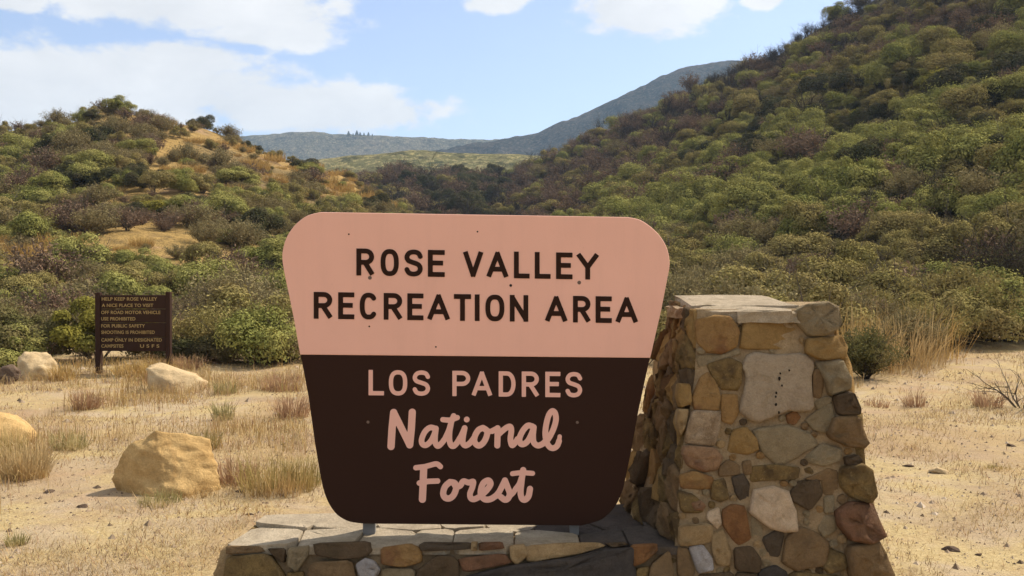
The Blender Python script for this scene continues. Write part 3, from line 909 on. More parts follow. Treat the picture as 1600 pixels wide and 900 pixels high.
PILLAR_STONES = [
    ('ochre', [(250, 120), (300, 108), (352, 112), (372, 150), (366, 195), (330, 218), (280, 210), (254, 180)], .035),
    ('yellow', [(396, 116), (520, 116), (560, 148), (580, 188), (574, 207), (420, 206), (390, 198)], .02),
    ('grey', [(552, 92), (580, 74), (640, 66), (678, 84), (686, 140), (640, 166), (590, 165), (560, 132)], .06),
    ('yellow', [(586, 176), (640, 172), (692, 166), (706, 198), (702, 232), (622, 238), (584, 214)], .04),
    ('grey', [(612, 246), (690, 238), (714, 290), (714, 325), (652, 346), (640, 300)], .045),
    ('brown', [(604, 272), (630, 266), (638, 310), (632, 356), (606, 350)], .02),
    ('mottle', [(282, 256), (350, 236), (384, 252), (386, 302), (370, 332), (322, 326), (300, 290)], .03),
    ('ochre', [(262, 292), (285, 280), (310, 308), (319, 350), (316, 392), (242, 388), (240, 350)], .035),
    ('speck', [(238, 396), (318, 398), (320, 440), (306, 502), (220, 492), (222, 440)], .04),
    ('yellow', [(196, 312), (230, 316), (234, 372), (200, 384), (192, 350)], .03),
    ('tan', [(194, 392), (226, 394), (214, 446), (202, 470), (190, 430)], .03),
    ('ochre', [(324, 346), (372, 345), (378, 404), (358, 432), (326, 424)], .015),
    ('yellow', [(362, 456), (400, 444), (430, 476), (438, 510), (412, 526), (346, 520)], .03),
    ('grey', [(430, 452), (520, 440), (590, 464), (622, 496), (560, 532), (502, 560), (456, 520)], .025),
    ('rust', [(524, 408), (552, 394), (568, 414), (552, 436), (528, 432)], .012),
    ('grey', [(584, 420), (660, 368), (670, 420), (644, 462), (606, 450)], .02),
    ('dark', [(664, 350), (722, 338), (746, 392), (742, 405), (680, 406)], .05),
    ('brown', [(650, 458), (666, 416), (736, 412), (772, 488), (766, 506), (700, 500), (656, 476)], .05),
    ('grey', [(584, 536), (632, 496), (688, 512), (690, 545), (640, 562), (600, 556)], .02),
    ('dark', [(700, 536), (738, 528), (754, 546), (736, 562), (706, 560)], .035),
    ('mottle', [(688, 574), (750, 556), (778, 580), (792, 650), (772, 672), (720, 656), (690, 622)], .05),
    ('pinktan', [(214, 502), (308, 510), (326, 540), (312, 575), (270, 578), (226, 562), (208, 530)], .035),
    ('brown', [(318, 568), (345, 545), (378, 560), (382, 590), (320, 594)], .02),
    ('brown', [(388, 550), (415, 545), (420, 586), (394, 592)], .02),
    ('mottle', [(420, 566), (480, 560), (562, 570), (552, 602), (470, 606), (420, 612)], .02),
    ('ochre', [(200, 592), (240, 578), (300, 600), (290, 634), (204, 630)], .035),
    ('mottle', [(298, 614), (336, 604), (346, 660), (320, 672), (294, 660)], .025),
    ('charcoal', [(358, 600), (390, 588), (411, 620), (406, 666), (386, 674), (366, 636)], .03),
    ('pale', [(430, 638), (480, 626), (524, 640), (546, 690), (556, 756), (520, 760), (470, 748), (414, 706), (420, 660)], .045),
    ('dark', [(538, 642), (568, 610), (620, 604), (632, 650), (596, 698), (548, 672)], .03),
    ('grey', [(640, 660), (672, 654), (668, 702), (640, 708)], .02),
    ('red', [(676, 700), (718, 675), (782, 680), (812, 740), (816, 776), (770, 796), (720, 786), (680, 742)], .06),
    ('mottle', [(196, 640), (240, 650), (272, 680), (268, 706), (206, 702)], .03),
    ('pinktan', [(232, 676), (262, 668), (276, 684), (266, 700), (240, 698)], .04),
    ('pale', [(288, 702), (318, 690), (325, 738), (312, 756), (280, 722)], .025),
    ('rust', [(328, 700), (360, 683), (396, 690), (414, 790), (372, 802), (332, 748)], .035),
    ('tan', [(198, 746), (290, 740), (302, 788), (270, 803), (198, 804)], .045),
    ('white', [(226, 812), (268, 804), (294, 842), (297, 874), (252, 888)], .05),
    ('tan', [(298, 775), (328, 756), (352, 826), (352, 866), (312, 866), (294, 812)], .04),
    ('dark', [(366, 816), (420, 808), (447, 850), (440, 886), (370, 880)], .03),
    ('charcoal', [(452, 784), (498, 756), (516, 770), (502, 840), (470, 836)], .03),
    ('brown', [(528, 782), (570, 752), (612, 764), (652, 800), (640, 862), (560, 880), (514, 860)], .035),
    ('mottle', [(646, 812), (700, 832), (706, 872), (652, 890), (634, 866)], .03),
    ('brown', [(708, 812), (800, 792), (828, 836), (852, 900), (780, 906), (716, 900)], .05),
    ('blue', [(440, 886), (490, 866), (526, 890), (530, 940), (440, 940)], .03),
    ('brown', [(192, 814), (222, 815), (244, 886), (236, 900), (192, 902)], .03),
    ('dark', [(250, 896), (360, 888), (362, 950), (240, 950)], .03),
    ('mottle', [(540, 888), (690, 900), (700, 960), (536, 960)], .03),
    ('dark', [(370, 890), (432, 892), (432, 950), (370, 950)], .03),
    ('brown', [(708, 910), (860, 908), (880, 970), (712, 970)], .05),
    ('grey', [(418, 716), (452, 748), (450, 790), (420, 780)], .012),
    ('grey', [(640, 716), (672, 716), (676, 760), (640, 780), (618, 754)], .012),
    ('grey', [(256, 224), (330, 224), (372, 206), (386, 220), (300, 246), (262, 262)], .010),
    ('tan', [(566, 168), (580, 176), (578, 200), (562, 180)], .02),
    ('grey', [(640, 352), (660, 352), (662, 366), (620, 392), (612, 366)], .012),
    ('brown', [(580, 604), (612, 590), (650, 570), (680, 580), (680, 650), (640, 650), (630, 606)], .008),
]
SHIELD = [(400, 226), (428, 214), (470, 222), (520, 222), (562, 217), (590, 226), (607, 244), (608, 266), (600, 290), (603, 340), (606, 384), (596, 396), (560, 398), (528, 396), (500, 408), (470, 420), (432, 432), (398, 416), (379, 398), (388, 350), (398, 300), (394, 278), (384, 262)]
PF_O = Vector((0, 4.36, 0.0)); PF_TILT = math.atan(0.19 / 1.45)
PF_N = Vector((0, -math.cos(PF_TILT), math.sin(PF_TILT)))
PF_U = Vector((1, 0, 0)); PF_V = Vector((0, math.sin(PF_TILT), math.cos(PF_TILT)))


def pf_uv(p):
    P = on_plane(p[0], p[1], PF_O, PF_N) - PF_O
    return P.dot(PF_U), P.dot(PF_V)


def pf_emb_at(base):
    def emb(u, v, h): return PF_O + PF_U * u + PF_V * v + PF_N * h - base
    return emb


def patch(c00, c10, c11, c01):
    """bilinear patch, u along c00-c10, v up; height along the patch normal"""
    c00, c10, c11, c01 = map(Vector, (c00, c10, c11, c01))
    n = (c10 - c00).cross(c01 - c00).normalized()
    lu = ((c10 - c00).length + (c11 - c01).length) / 2; lv = ((c01 - c00).length + (c11 - c10).length) / 2

    def emb(u, v, h):
        s, t = u / lu, v / lv
        return (c00 * (1 - s) + c10 * s) * (1 - t) + (c01 * (1 - s) + c11 * s) * t + n * h
    return emb, lu, lv


def core_surface(emb, lu, lv, step, amp, seed, ou=0, ov=0):
    nu, nv = max(2, int(lu / step)), max(2, int(lv / step))
    V, fs = [], []
    for j in range(nv + 1):
        for i in range(nu + 1):
            u, v = lu * i / nu, lv * j / nv
            e = min(i, nu - i, j, nv - j)
            hgt = float(fbm(np.array([u * 7.0 + seed]), np.array([v * 7.0]), 3, seed)[0]) * amp if e > 0 else 0.0
            V.append(emb(u, v, hgt))
    for j in range(nv):
        for i in range(nu):
            a = j * (nu + 1) + i
            fs.append([a, a + 1, a + nu + 2, a + nu + 1])
    return V, fs


def join_parts(parts):
    V, Fs = [], []
    for v, f in parts:
        o = len(V); V += v; Fs += [[q + o for q in face] for face in f]
    return V, Fs


def random_cells(lu, lv, size, seed, aspect=1.0, gap=0.018):
    rr = random.Random(seed)
    pts = []
    nv = max(1, int(round(lv / size))); nu = max(1, int(round(lu / (size * aspect))))
    for j in range(nv):
        for i in range(nu):
            pts.append(((i + .5 + rr.uniform(-.36, .36) + (.25 if j % 2 else -.25)) * lu / nu, (j + .5 + rr.uniform(-.36, .36)) * lv / nv))
    return voronoi(pts, [(0, 0), (lu, 0), (lu, lv), (0, lv)], gap)


def build_pillar():
    base = Vector((1.14, 4.8, 0.0))
    root = thing('stone_pillar', 'tall tapering pillar of mortared field stones with a pale shield shaped plaque', 'pillar', base)
    emb = pf_emb_at(base)
    up = lambda p: Vector(p) - base
    fl = [pf_uv(p) for p in ((1050, 1015), (1050, 900), (1056, 840), (1062, 750), (1070, 680), (1086, 590), (1090, 488))]   # left edge going up
    fr = [pf_uv(p) for p in ((1398, 1015), (1376, 900), (1360, 840), (1346, 750), (1334, 680), (1314, 590), (1300, 486))]   # right edge going up
    ZT = 1.445
    # mortar core: front sheet between both edges, then sides, back and top
    front = []
    rows = 60
    vL = [p[1] for p in fl]; uL = [p[0] for p in fl]; vR = [p[1] for p in fr]; uR = [p[0] for p in fr]
    vt = ZT / math.cos(PF_TILT)
    nv, nu = 56, 26
    Vv, Fs = [], []
    for j in range(nv + 1):
        v = -0.06 + (vt + 0.06) * j / nv
        a = np.interp(v, vL, uL); b = np.interp(v, vR, uR)
        for i in range(nu + 1):
            u = a + (b - a) * i / nu
            e = min(i, nu - i, j, nv - j)
            hh = float(fbm(np.array([u * 8]), np.array([v * 8]), 3, 5)[0]) * 0.014 + 0.004 if e else -0.01
            Vv.append(emb(u, v, hh))
    for j in range(nv):
        for i in range(nu):
            a = j * (nu + 1) + i; Fs.append([a, a + 1, a + nu + 2, a + nu + 1])
    parts = [(Vv, Fs)]
    def fpt(j, side):
        return Vv[j * (nu + 1) + (0 if side == 0 else nu)] + base
    LB0, LT0 = fpt(0, 0), fpt(nv, 0); RB0, RT0 = fpt(0, 1), fpt(nv, 1)
    LB1, LT1 = Vector((0.46, 5.30, -0.06)), Vector((0.86, 5.24, 1.46))
    RB1, RT1 = Vector((1.80, 5.34, -0.06)), Vector((1.62, 5.26, 1.46))
    el, llu, llv = patch(LB1, LB0, LT0, LT1)
    er, rlu, rlv = patch(RB0, RB1, RT1, RT0)
    L_ = lambda u, v, h: el(u, v, h) - base
    R_ = lambda u, v, h: er(u, v, h) - base
    parts.append(core_surface(L_, llu, llv, 0.07, 0.02, 6))
    parts.append(core_surface(R_, rlu, rlv, 0.07, 0.02, 8))
    eb, blu, blv = patch(RB1, LB1, LT1, RT1)
    parts.append(core_surface(lambda u, v, h: eb(u, v, h) - base, blu, blv, 0.1, 0.02, 9))
    et, tlu, tlv = patch(LT0, RT0, RT1, LT1)
    parts.append(core_surface(lambda u, v, h: et(u, v, h) - base, tlu, tlv, 0.1, 0.0, 9))
    Vc, Fc = join_parts(parts)
    me = mesh_from('mortar_core', Vc, Fc, smooth=True)
    link('mortar_core', me, MAT['mortar'], root)
    # front stones, read off one by one
    occupied = []
    for k, (mt, poly, h) in enumerate(PILLAR_STONES):
        uv = [pf_uv(za(p)) for p in poly]
        occupied.append(uv)
        edge = max(p[0] for p in poly) > 680
        link('stone', stone_mesh(uv, emb, h * (1.0 if edge else 0.62) + 0.006, 0.16 if edge else 0.05, k, grow=1.09), MAT[mt], root)
    sh = [pf_uv(za(p)) for p in SHIELD]
    allp = np.array([q for poly in occupied + [sh] for a, b in zip(poly, poly[1:] + poly[:1]) for q in ((a[0] * (1 - t) + b[0] * t, a[1] * (1 - t) + b[1] * t) for t in (0, .25, .5, .75))])
    fr_ = random.Random(77); fillers = 0; cand = []
    for _ in range(6000):
        v = fr_.uniform(0.15, vt - 0.08); a = np.interp(v, vL, uL) + .02; b = np.interp(v, vR, uR) - .03
        u = fr_.uniform(a, b)
        dm = float(np.hypot(allp[:, 0] - u, allp[:, 1] - v).min())
        if dm < 0.019 or any(in_poly((u, v), q) for q in occupied + [sh]): continue
        r = min(dm * 0.92, 0.045); an = fr_.uniform(0, 6.28)
        poly = [(u + r * fr_.uniform(.8, 1.1) * math.cos(an + t * 1.047) * 1.05, v + r * fr_.uniform(.75, 1.05) * math.sin(an + t * 1.047)) for t in range(6)]
        allp = np.concatenate([allp, np.array(poly)]); occupied.append(poly)
        link('stone', stone_mesh(poly, emb, 0.012, 0.04, 1300 + fillers, grow=1.0), MAT[fr_.choice(['brown', 'grey', 'tan', 'mottle', 'dark', 'grey', 'ochre'])], root)
        fillers += 1
        if fillers > 70: break
    plq = link('shield_plaque', stone_mesh(sh, emb, 0.035, 0.05, 99, rough=0.25, it=1, flat=0.9), MAT['plaque'], root)
    for (a, b, r) in ((497, 297, 7), (527, 272, 4), (488, 340, 4.5), (486, 352, 4), (487, 376, 5), (496, 400, 5), (505, 318, 4), (500, 282, 4)):
        u, v = pf_uv(za((a, b))); rr = .75 * r / ZA * 4.45 / F
        pts = [emb(u, v, 0.041)] + [emb(u + rr * (0.7 + 0.5 * random.random()) * math.cos(t * math.pi / 4), v + rr * 1.3 * (0.7 + .5 * random.random()) * math.sin(t * math.pi / 4), 0.0395) for t in range(8)]
        link('hole', mesh_from('hole', pts, [[0, 1 + t, 1 + (t + 1) % 8] for t in range(8)]), MAT['hole'], plq)
    # foot of the front, below the picture edge
    pts = [(u_, v_) for v_ in (0.02, 0.12) for u_ in np.linspace(0.78, 1.66, 6)]
    bottom = voronoi([(p[0] + random.uniform(-.04, .04), p[1]) for p in pts], [(0.74, -0.05), (1.74, -0.05), (1.70, 0.165), (0.74, 0.165)], 0.02)
    for k, c in enumerate(bottom):
        link('stone', stone_mesh(c, emb, 0.035, 0.05, 500 + k), MAT[random.choice(['brown', 'dark', 'tan', 'mottle'])], root)
    # left flank: narrow upright stones, seen end-on
    pal = ['brown', 'mottle', 'tan', 'brown', 'dark', 'ochre', 'mottle', 'brown', 'dark', 'yellow']
    for k, c in enumerate(random_cells(llu, llv, 0.15, 4, 0.8, 0.008)):
        link('stone', stone_mesh(c, L_, random.Random(k).uniform(.02, .05), 0.05, 200 + k, rough=1.8, grow=1.04), MAT[random.Random(k + 5).choice(pal)], root)
    for k, c in enumerate(random_cells(rlu, rlv, 0.2, 14, 1.0)):
        link('stone', stone_mesh(c, R_, random.Random(k).uniform(.02, .05), 0.05, 300 + k), MAT[random.Random(k + 9).choice(pal)], root)
    # capping slabs
    def slab(name, pts, z0, z1, mat, seed, jit=0.006, slope=0.0):
        y00 = min(p[1] for p in pts)
        rr = random.Random(seed); n = len(pts)
        V = []
        for s, z in ((1.0, z0), (1.0, z0 + (z1 - z0) * 0.55), (0.985, z1), (0.8, z1 + 0.004)):
            cx = sum(p[0] for p in pts) / n; cy = sum(p[1] for p in pts) / n
            for p in pts:
                V.append(Vector((cx + (p[0] - cx) * s + rr.uniform(-jit, jit), cy + (p[1] - cy) * s + rr.uniform(-jit, jit), z + slope * (p[1] - y00) + rr.uniform(-jit, jit) * 0.7)) - base)
        fs = [[a * n + k, a * n + (k + 1) % n, (a + 1) * n + (k + 1) % n, (a + 1) * n + k] for a in range(3) for k in range(n)]
        fs.append([3 * n + k for k in range(n)]); fs.append([k for k in range(n)][::-1])
        link(name, mesh_from(name, V, fs), mat, root)
    def dens(P, m=3):
        out = []
        for k in range(len(P)):
            a, b = P[k], P[(k + 1) % len(P)]
            for q in range(m): out.append((a[0] + (b[0] - a[0]) * q / m, a[1] + (b[1] - a[1]) * q / m))
        return out
    slab('cap_slab', dens([(0.86, 4.56), (1.14, 4.50), (1.30, 4.505), (1.30, 4.62), (1.12, 4.66), (0.88, 4.70)]), 1.385, 1.43, MAT['captan'], 1, slope=.12)
    slab('cap_slab', dens([(1.02, 4.50), (1.27, 4.495), (1.285, 4.60), (1.03, 4.61)], 4), 1.385, 1.436, MAT['captan'], 2, slope=.09)
    slab('cap_slab', dens([(0.84, 4.68), (1.05, 4.64), (1.34, 4.63), (1.34, 5.2), (0.85, 5.22)]), 1.415, 1.456, MAT['captan'], 3, slope=.062)
    slab('cap_slab', dens([(1.345, 4.72), (1.55, 4.72), (1.56, 5.2), (1.345, 5.2)]), 1.38, 1.425, MAT['captan'], 4, slope=.03)
    slab('cap_slab', dens([(0.79, 4.78), (0.84, 4.76), (0.845, 5.15), (0.79, 5.1)]), 1.39, 1.44, MAT['speck'], 5)


build_pillar()

WALL_STONES = [
    ('dark', [(494, 849), (573, 847), (579, 860), (570, 870), (530, 874), (495, 866)], .02),
    ('grey', [(452, 856), (484, 853), (481, 869), (464, 892), (450, 884)], .03),
    ('mottle', [(358, 870), (420, 868), (442, 900), (440, 920), (352, 920)], .035),
    ('brown', [(356, 853), (406, 853), (412, 863), (358, 866)], .025),
    ('dark', [(420, 857), (446, 857), (444, 880), (426, 866)], .02),
    ('ochre', [(597, 857), (640, 850), (656, 856), (657, 878), (630, 885), (598, 881)], .03),
    ('white', [(557, 882), (570, 873), (584, 876), (594, 890), (588, 902), (562, 902)], .05),
    ('charcoal', [(658, 851), (666, 847), (735, 848), (733, 858), (660, 861)], .025),
    ('dark', [(655, 890), (680, 870), (706, 869), (714, 880), (716, 910), (652, 910)], .03),
    ('tan', [(737, 847), (746, 847), (745, 860), (736, 860)], .03),
    ('red', [(750, 848), (783, 847), (787, 857), (750, 860)], .025),
    ('red', [(719, 872), (785, 865), (797, 880), (726, 894)], .03),
    ('tan', [(796, 853), (820, 851), (824, 868), (808, 882), (798, 874)], .03),
    ('tan', [(826, 852), (880, 849), (934, 848), (944, 853), (900, 866), (828, 878)], .025),
    ('dark', [(948, 849), (974, 847), (982, 851), (958, 856)], .02),
    ('blue', [(724, 904), (800, 884), (900, 870), (944, 859), (982, 858), (984, 886), (990, 930), (720, 930)], .06),
    ('rust', [(986, 851), (1024, 850), (1025, 862), (1006, 878), (989, 884)], .03),
    ('brown', [(1018, 884), (1046, 862), (1052, 900), (1050, 930), (1010, 930)], .03),
    ('mottle', [(994, 890), (1014, 886), (1006, 926), (992, 926)], .02),
    ('brown', [(488, 880), (548, 878), (556, 906), (552, 926), (480, 926)], .03),
    ('grey', [(598, 888), (646, 890), (648, 920), (596, 920)], .02),
    ('mottle', [(448, 896), (474, 894), (474, 926), (448, 926)], .02),
]
WF_O = Vector((0, 4.40, WALL_Z)); WF_TILT = math.atan(0.10 / 0.4)
WF_N = Vector((0, -math.cos(WF_TILT), math.sin(WF_TILT))); WF_U = Vector((1, 0, 0)); WF_V = Vector((0, math.sin(WF_TILT), math.cos(WF_TILT)))


def wf_uv(p):
    P = on_plane(p[0], p[1], WF_O, WF_N) - WF_O
    return P.dot(WF_U), P.dot(WF_V)


def build_wall():
    base = Vector((-0.25, 4.75, 0.0))
    root = thing('stone_wall', 'low wall of mixed stones with flagstone top under the big sign, joined to the pillar', 'wall', base)
    emb = lambda u, v, h: WF_O + WF_U * u + WF_V * v + WF_N * h - base
    zt = WALL_Z - 0.022
    FL1, FR1 = Vector((-1.255, 4.42, zt)), Vector((0.80, 4.42, zt))
    FL0, FR0 = Vector((-1.46, 4.30, -0.06)), Vector((0.80, 4.30, -0.06))
    BL1, BR1 = Vector((-1.21, 4.93, zt)), Vector((0.80, 5.20, zt))
    BL0, BR0 = Vector((-1.36, 5.02, -0.06)), Vector((0.80, 5.30, -0.06))
    parts = []
    def add(c, st, amp, sd):
        e, a, b = patch(*c)
        parts.append(core_surface(lambda u, v, h: e(u, v, h) - base, a, b, st, amp, sd))
        return e, a, b
    add((FL0, FR0, FR1, FL1), 0.05, 0.014, 2)
    le, lu, lv = add((BL0, FL0, FL1, BL1), 0.06, 0.014, 3)
    add((BR0, BL0, BL1, BR1), 0.1, 0.01, 4)
    add((FL1, FR1, BR1, BL1), 0.1, 0.0, 5)
    link('mortar_core', mesh_from('mortar_core', *join_parts(parts), smooth=True), MAT['mortar'], root)
    for k, (mt, poly, h) in enumerate(WALL_STONES):
        uv = [wf_uv(p) for p in poly]
        link('stone', stone_mesh(uv, emb, h * 0.7 + 0.006, 0.06, 700 + k, grow=1.09), MAT[mt], root)
    # courses below the picture edge
    cells = voronoi([(u + random.uniform(-.05, .05), v + random.uniform(-.02, .02)) for v in (-0.24, -0.36) for u in np.linspace(-1.3, 0.7, 11)], [(-1.40, -0.46), (0.74, -0.46), (0.74, -0.19), (-1.36, -0.19)], 0.02)
    for k, c in enumerate(cells):
        link('stone', stone_mesh(c, emb, 0.035, 0.05, 800 + k), MAT[random.choice(['brown', 'dark', 'tan', 'mottle', 'grey'])], root)
    for k, c in enumerate(random_cells(lu, lv, 0.15, 6, 1.1)):
        link('stone', stone_mesh(c, lambda u, v, h: le(u, v, h) - base, 0.035, 0.05, 850 + k), MAT[random.choice(['brown', 'tan', 'mottle', 'grey'])], root)
    # flagstones on top
    rr = random.Random(5)
    bound = [(-1.275, 4.395), (0.80, 4.392), (0.80, 5.22), (-1.225, 4.95)]
    pts = []
    for i, u in enumerate(np.linspace(-1.12, 0.66, 8)):
        pts.append((u + rr.uniform(-.07, .07), 4.52 + rr.uniform(-.05, .05)))
        pts.append((u + .1 + rr.uniform(-.07, .07), 4.80 + rr.uniform(-.06, .06)))
    pts += [(0.55, 5.08), (0.25, 5.05)]
    for k, c in enumerate(voronoi(pts, bound, 0.005)):
        z0 = zt; h = 0.02 + rr.uniform(-.004, .006)
        e = lambda u, v, hh: Vector((u, v, z0 + hh)) - base
        cx = sum(p[0] for p in c) / len(c)
        link('flagstone', stone_mesh(c, e, h, 0.02, 900 + k, slab=True, rough=0.5, jag=0.03), MAT['flag'] if cx < 0.2 else MAT['flagshade'], root)  # right-hand flags take the copy with shade painted in


build_wall()

# ------------------------------------------------------------------ notice board at the left
def box_part(name, x0, x1, y0, y1, z0, z1, mat, parent):
    V = [(x, y, z) for z in (z0, z1) for (x, y) in ((x0, y0), (x1, y0), (x1, y1), (x0, y1))]
    me = mesh_from(name, V, [[3, 2, 1, 0], [4, 5, 6, 7], [0, 1, 5, 4], [1, 2, 6, 5], [2, 3, 7, 6], [3, 0, 4, 7]])
    bm = bmesh.new(); bm.from_mesh(me); bmesh.ops.bevel(bm, geom=bm.edges[:], offset=0.006, segments=1, affect='EDGES'); bm.to_mesh(me); bm.free()
    return link(name, me, mat, parent)


def text_mesh(body, height, mat):
    cu = bpy.data.curves.new('lettering', 'FONT'); cu.body = body; cu.size = height / 0.69; cu.extrude = 0.002; cu.space_character = 1.06; cu.offset = 0.0015
    ob = bpy.data.objects.new('tmp', cu); COL.objects.link(ob)
    me = bpy.data.meshes.new_from_object(ob.evaluated_get(bpy.context.evaluated_depsgraph_get()))
    bpy.data.objects.remove(ob); bpy.data.curves.remove(cu); me.name = 'lettering'
    me.materials.clear(); me.materials.append(mat)
    return me


def build_notice():
    Y = 16.4
    g = on_ground(153, 582); Y = g.y
    x0 = (150 - 800) / F * Y; x1 = (267 - 800) / F * Y
    z = lambda py: CAM_Z + (430 - py) / F * Y
    base = Vector(((x0 + x1) / 2, Y, gz((x0 + x1) / 2, Y)))
    root = thing('notice_board', 'brown wooden notice board with rows of yellow lettering on two posts in dry grass', 'sign', base)
    w = x1 - x0
    lx0, lx1 = -w / 2, w / 2
    for (a, b, py) in ((lx0, lx0 + 0.085, 457), (lx1 - 0.075, lx1, 456)):
        box_part('post', a, b, -0.05, 0.05, -0.12, z(py) - base.z, MAT['boardbrown'], root)
    rows = [461, 483.0, 504.5, 527, 549]
    lines = [('HELP KEEP ROSE VALLEY', 467, 160.1, 246.5), ('A NICE PLACE TO VISIT', 477, 160.1, 240.5), ('OFF ROAD MOTOR VEHICLE', 488, 159.1, 251.5), ('USE PROHIBITED', 498, 159.1, 212.5),
             ('FOR PUBLIC SAFETY', 509, 159.1, 227.5), ('SHOOTING IS PROHIBITED', 519, 159.1, 242.5), ('CAMP ONLY IN DESIGNATED', 531, 159.1, 253.5), ('CAMPSITES', 540.5, 159.1, 193.5), ('U S F S', 540.5, 219.6, 249.5)]
    for k in range(4):
        pl = box_part('plank', lx0 + 0.088, lx1 - 0.078, -0.030, 0.012, z(rows[k + 1]) - base.z + 0.006, z(rows[k]) - base.z, MAT['boardbrown'], root)
        for (t, py, a, b) in lines:
            if not rows[k] < py < rows[k + 1]: continue
            me = text_mesh(t, 0.052, MAT['yellowpaint'])
            xs = [v.co.x for v in me.vertices]; L0, L1 = min(xs), max(xs)
            A = (a - 800) / F * Y - base.x; B = (b - 800) / F * Y - base.x
            for v in me.vertices:
                v.co = (A + (v.co.x - L0) / (L1 - L0) * (B - A), -0.0335 - v.co.z, z(py) - base.z - 0.026 + v.co.y)
            tag(link('lettering', me, None, pl), kind='stuff')


build_notice()

# ------------------------------------------------------------------ boulders and stones
def rock_mesh(name, pts, sub=3, amp=0.02, seed=0, sharp=0.35):
    bm = bmesh.new()
    for p in pts: bm.verts.new(p)
    bmesh.ops.convex_hull(bm, input=bm.verts)
    bmesh.ops.delete(bm, geom=[v for v in bm.verts if not v.link_faces], context='VERTS')
    bmesh.ops.triangulate(bm, faces=bm.faces[:])
    for k in range(sub):
        bmesh.ops.subdivide_edges(bm, edges=bm.edges[:], cuts=1, use_grid_fill=True, smooth=sharp if k < 2 else 0.0)
        bmesh.ops.triangulate(bm, faces=bm.faces[:])
    bm.verts.ensure_lookup_table()
    co = np.array([v.co[:] for v in bm.verts]); s = np.ptp(co, axis=0).max()
    nz = fbm(co[:, 0] / s * 5 + seed + co[:, 2] / s * 3.1, co[:, 1] / s * 5 + co[:, 2] / s * 4.3, 4, seed) * amp
    nz2 = np.abs(fbm(co[:, 0] / s * 3 + 9, co[:, 2] / s * 9 + co[:, 1] / s * 2, 3, seed + 4)) * amp * 0.9
    bm.normal_update()
    for v, d, e in zip(bm.verts, nz, nz2): v.co += v.normal * float(d - e)
    me = bpy.data.meshes.new(name); bm.to_mesh(me); bm.free()
    me.polygons.foreach_set('use_smooth', [True] * len(me.polygons))
    return me


def random_rock(seed, sx, sy, sz, n=14):
    rr = random.Random(seed); P = []
    for k in range(n):
        a = rr.uniform(0, 2 * math.pi); e = rr.uniform(-0.3, 1.3)
        r = rr.uniform(0.8, 1.05)
        P.append((sx * r * math.cos(a) * math.cos(e), sy * r * math.sin(a) * math.cos(e), sz * r * math.sin(e)))
    return P


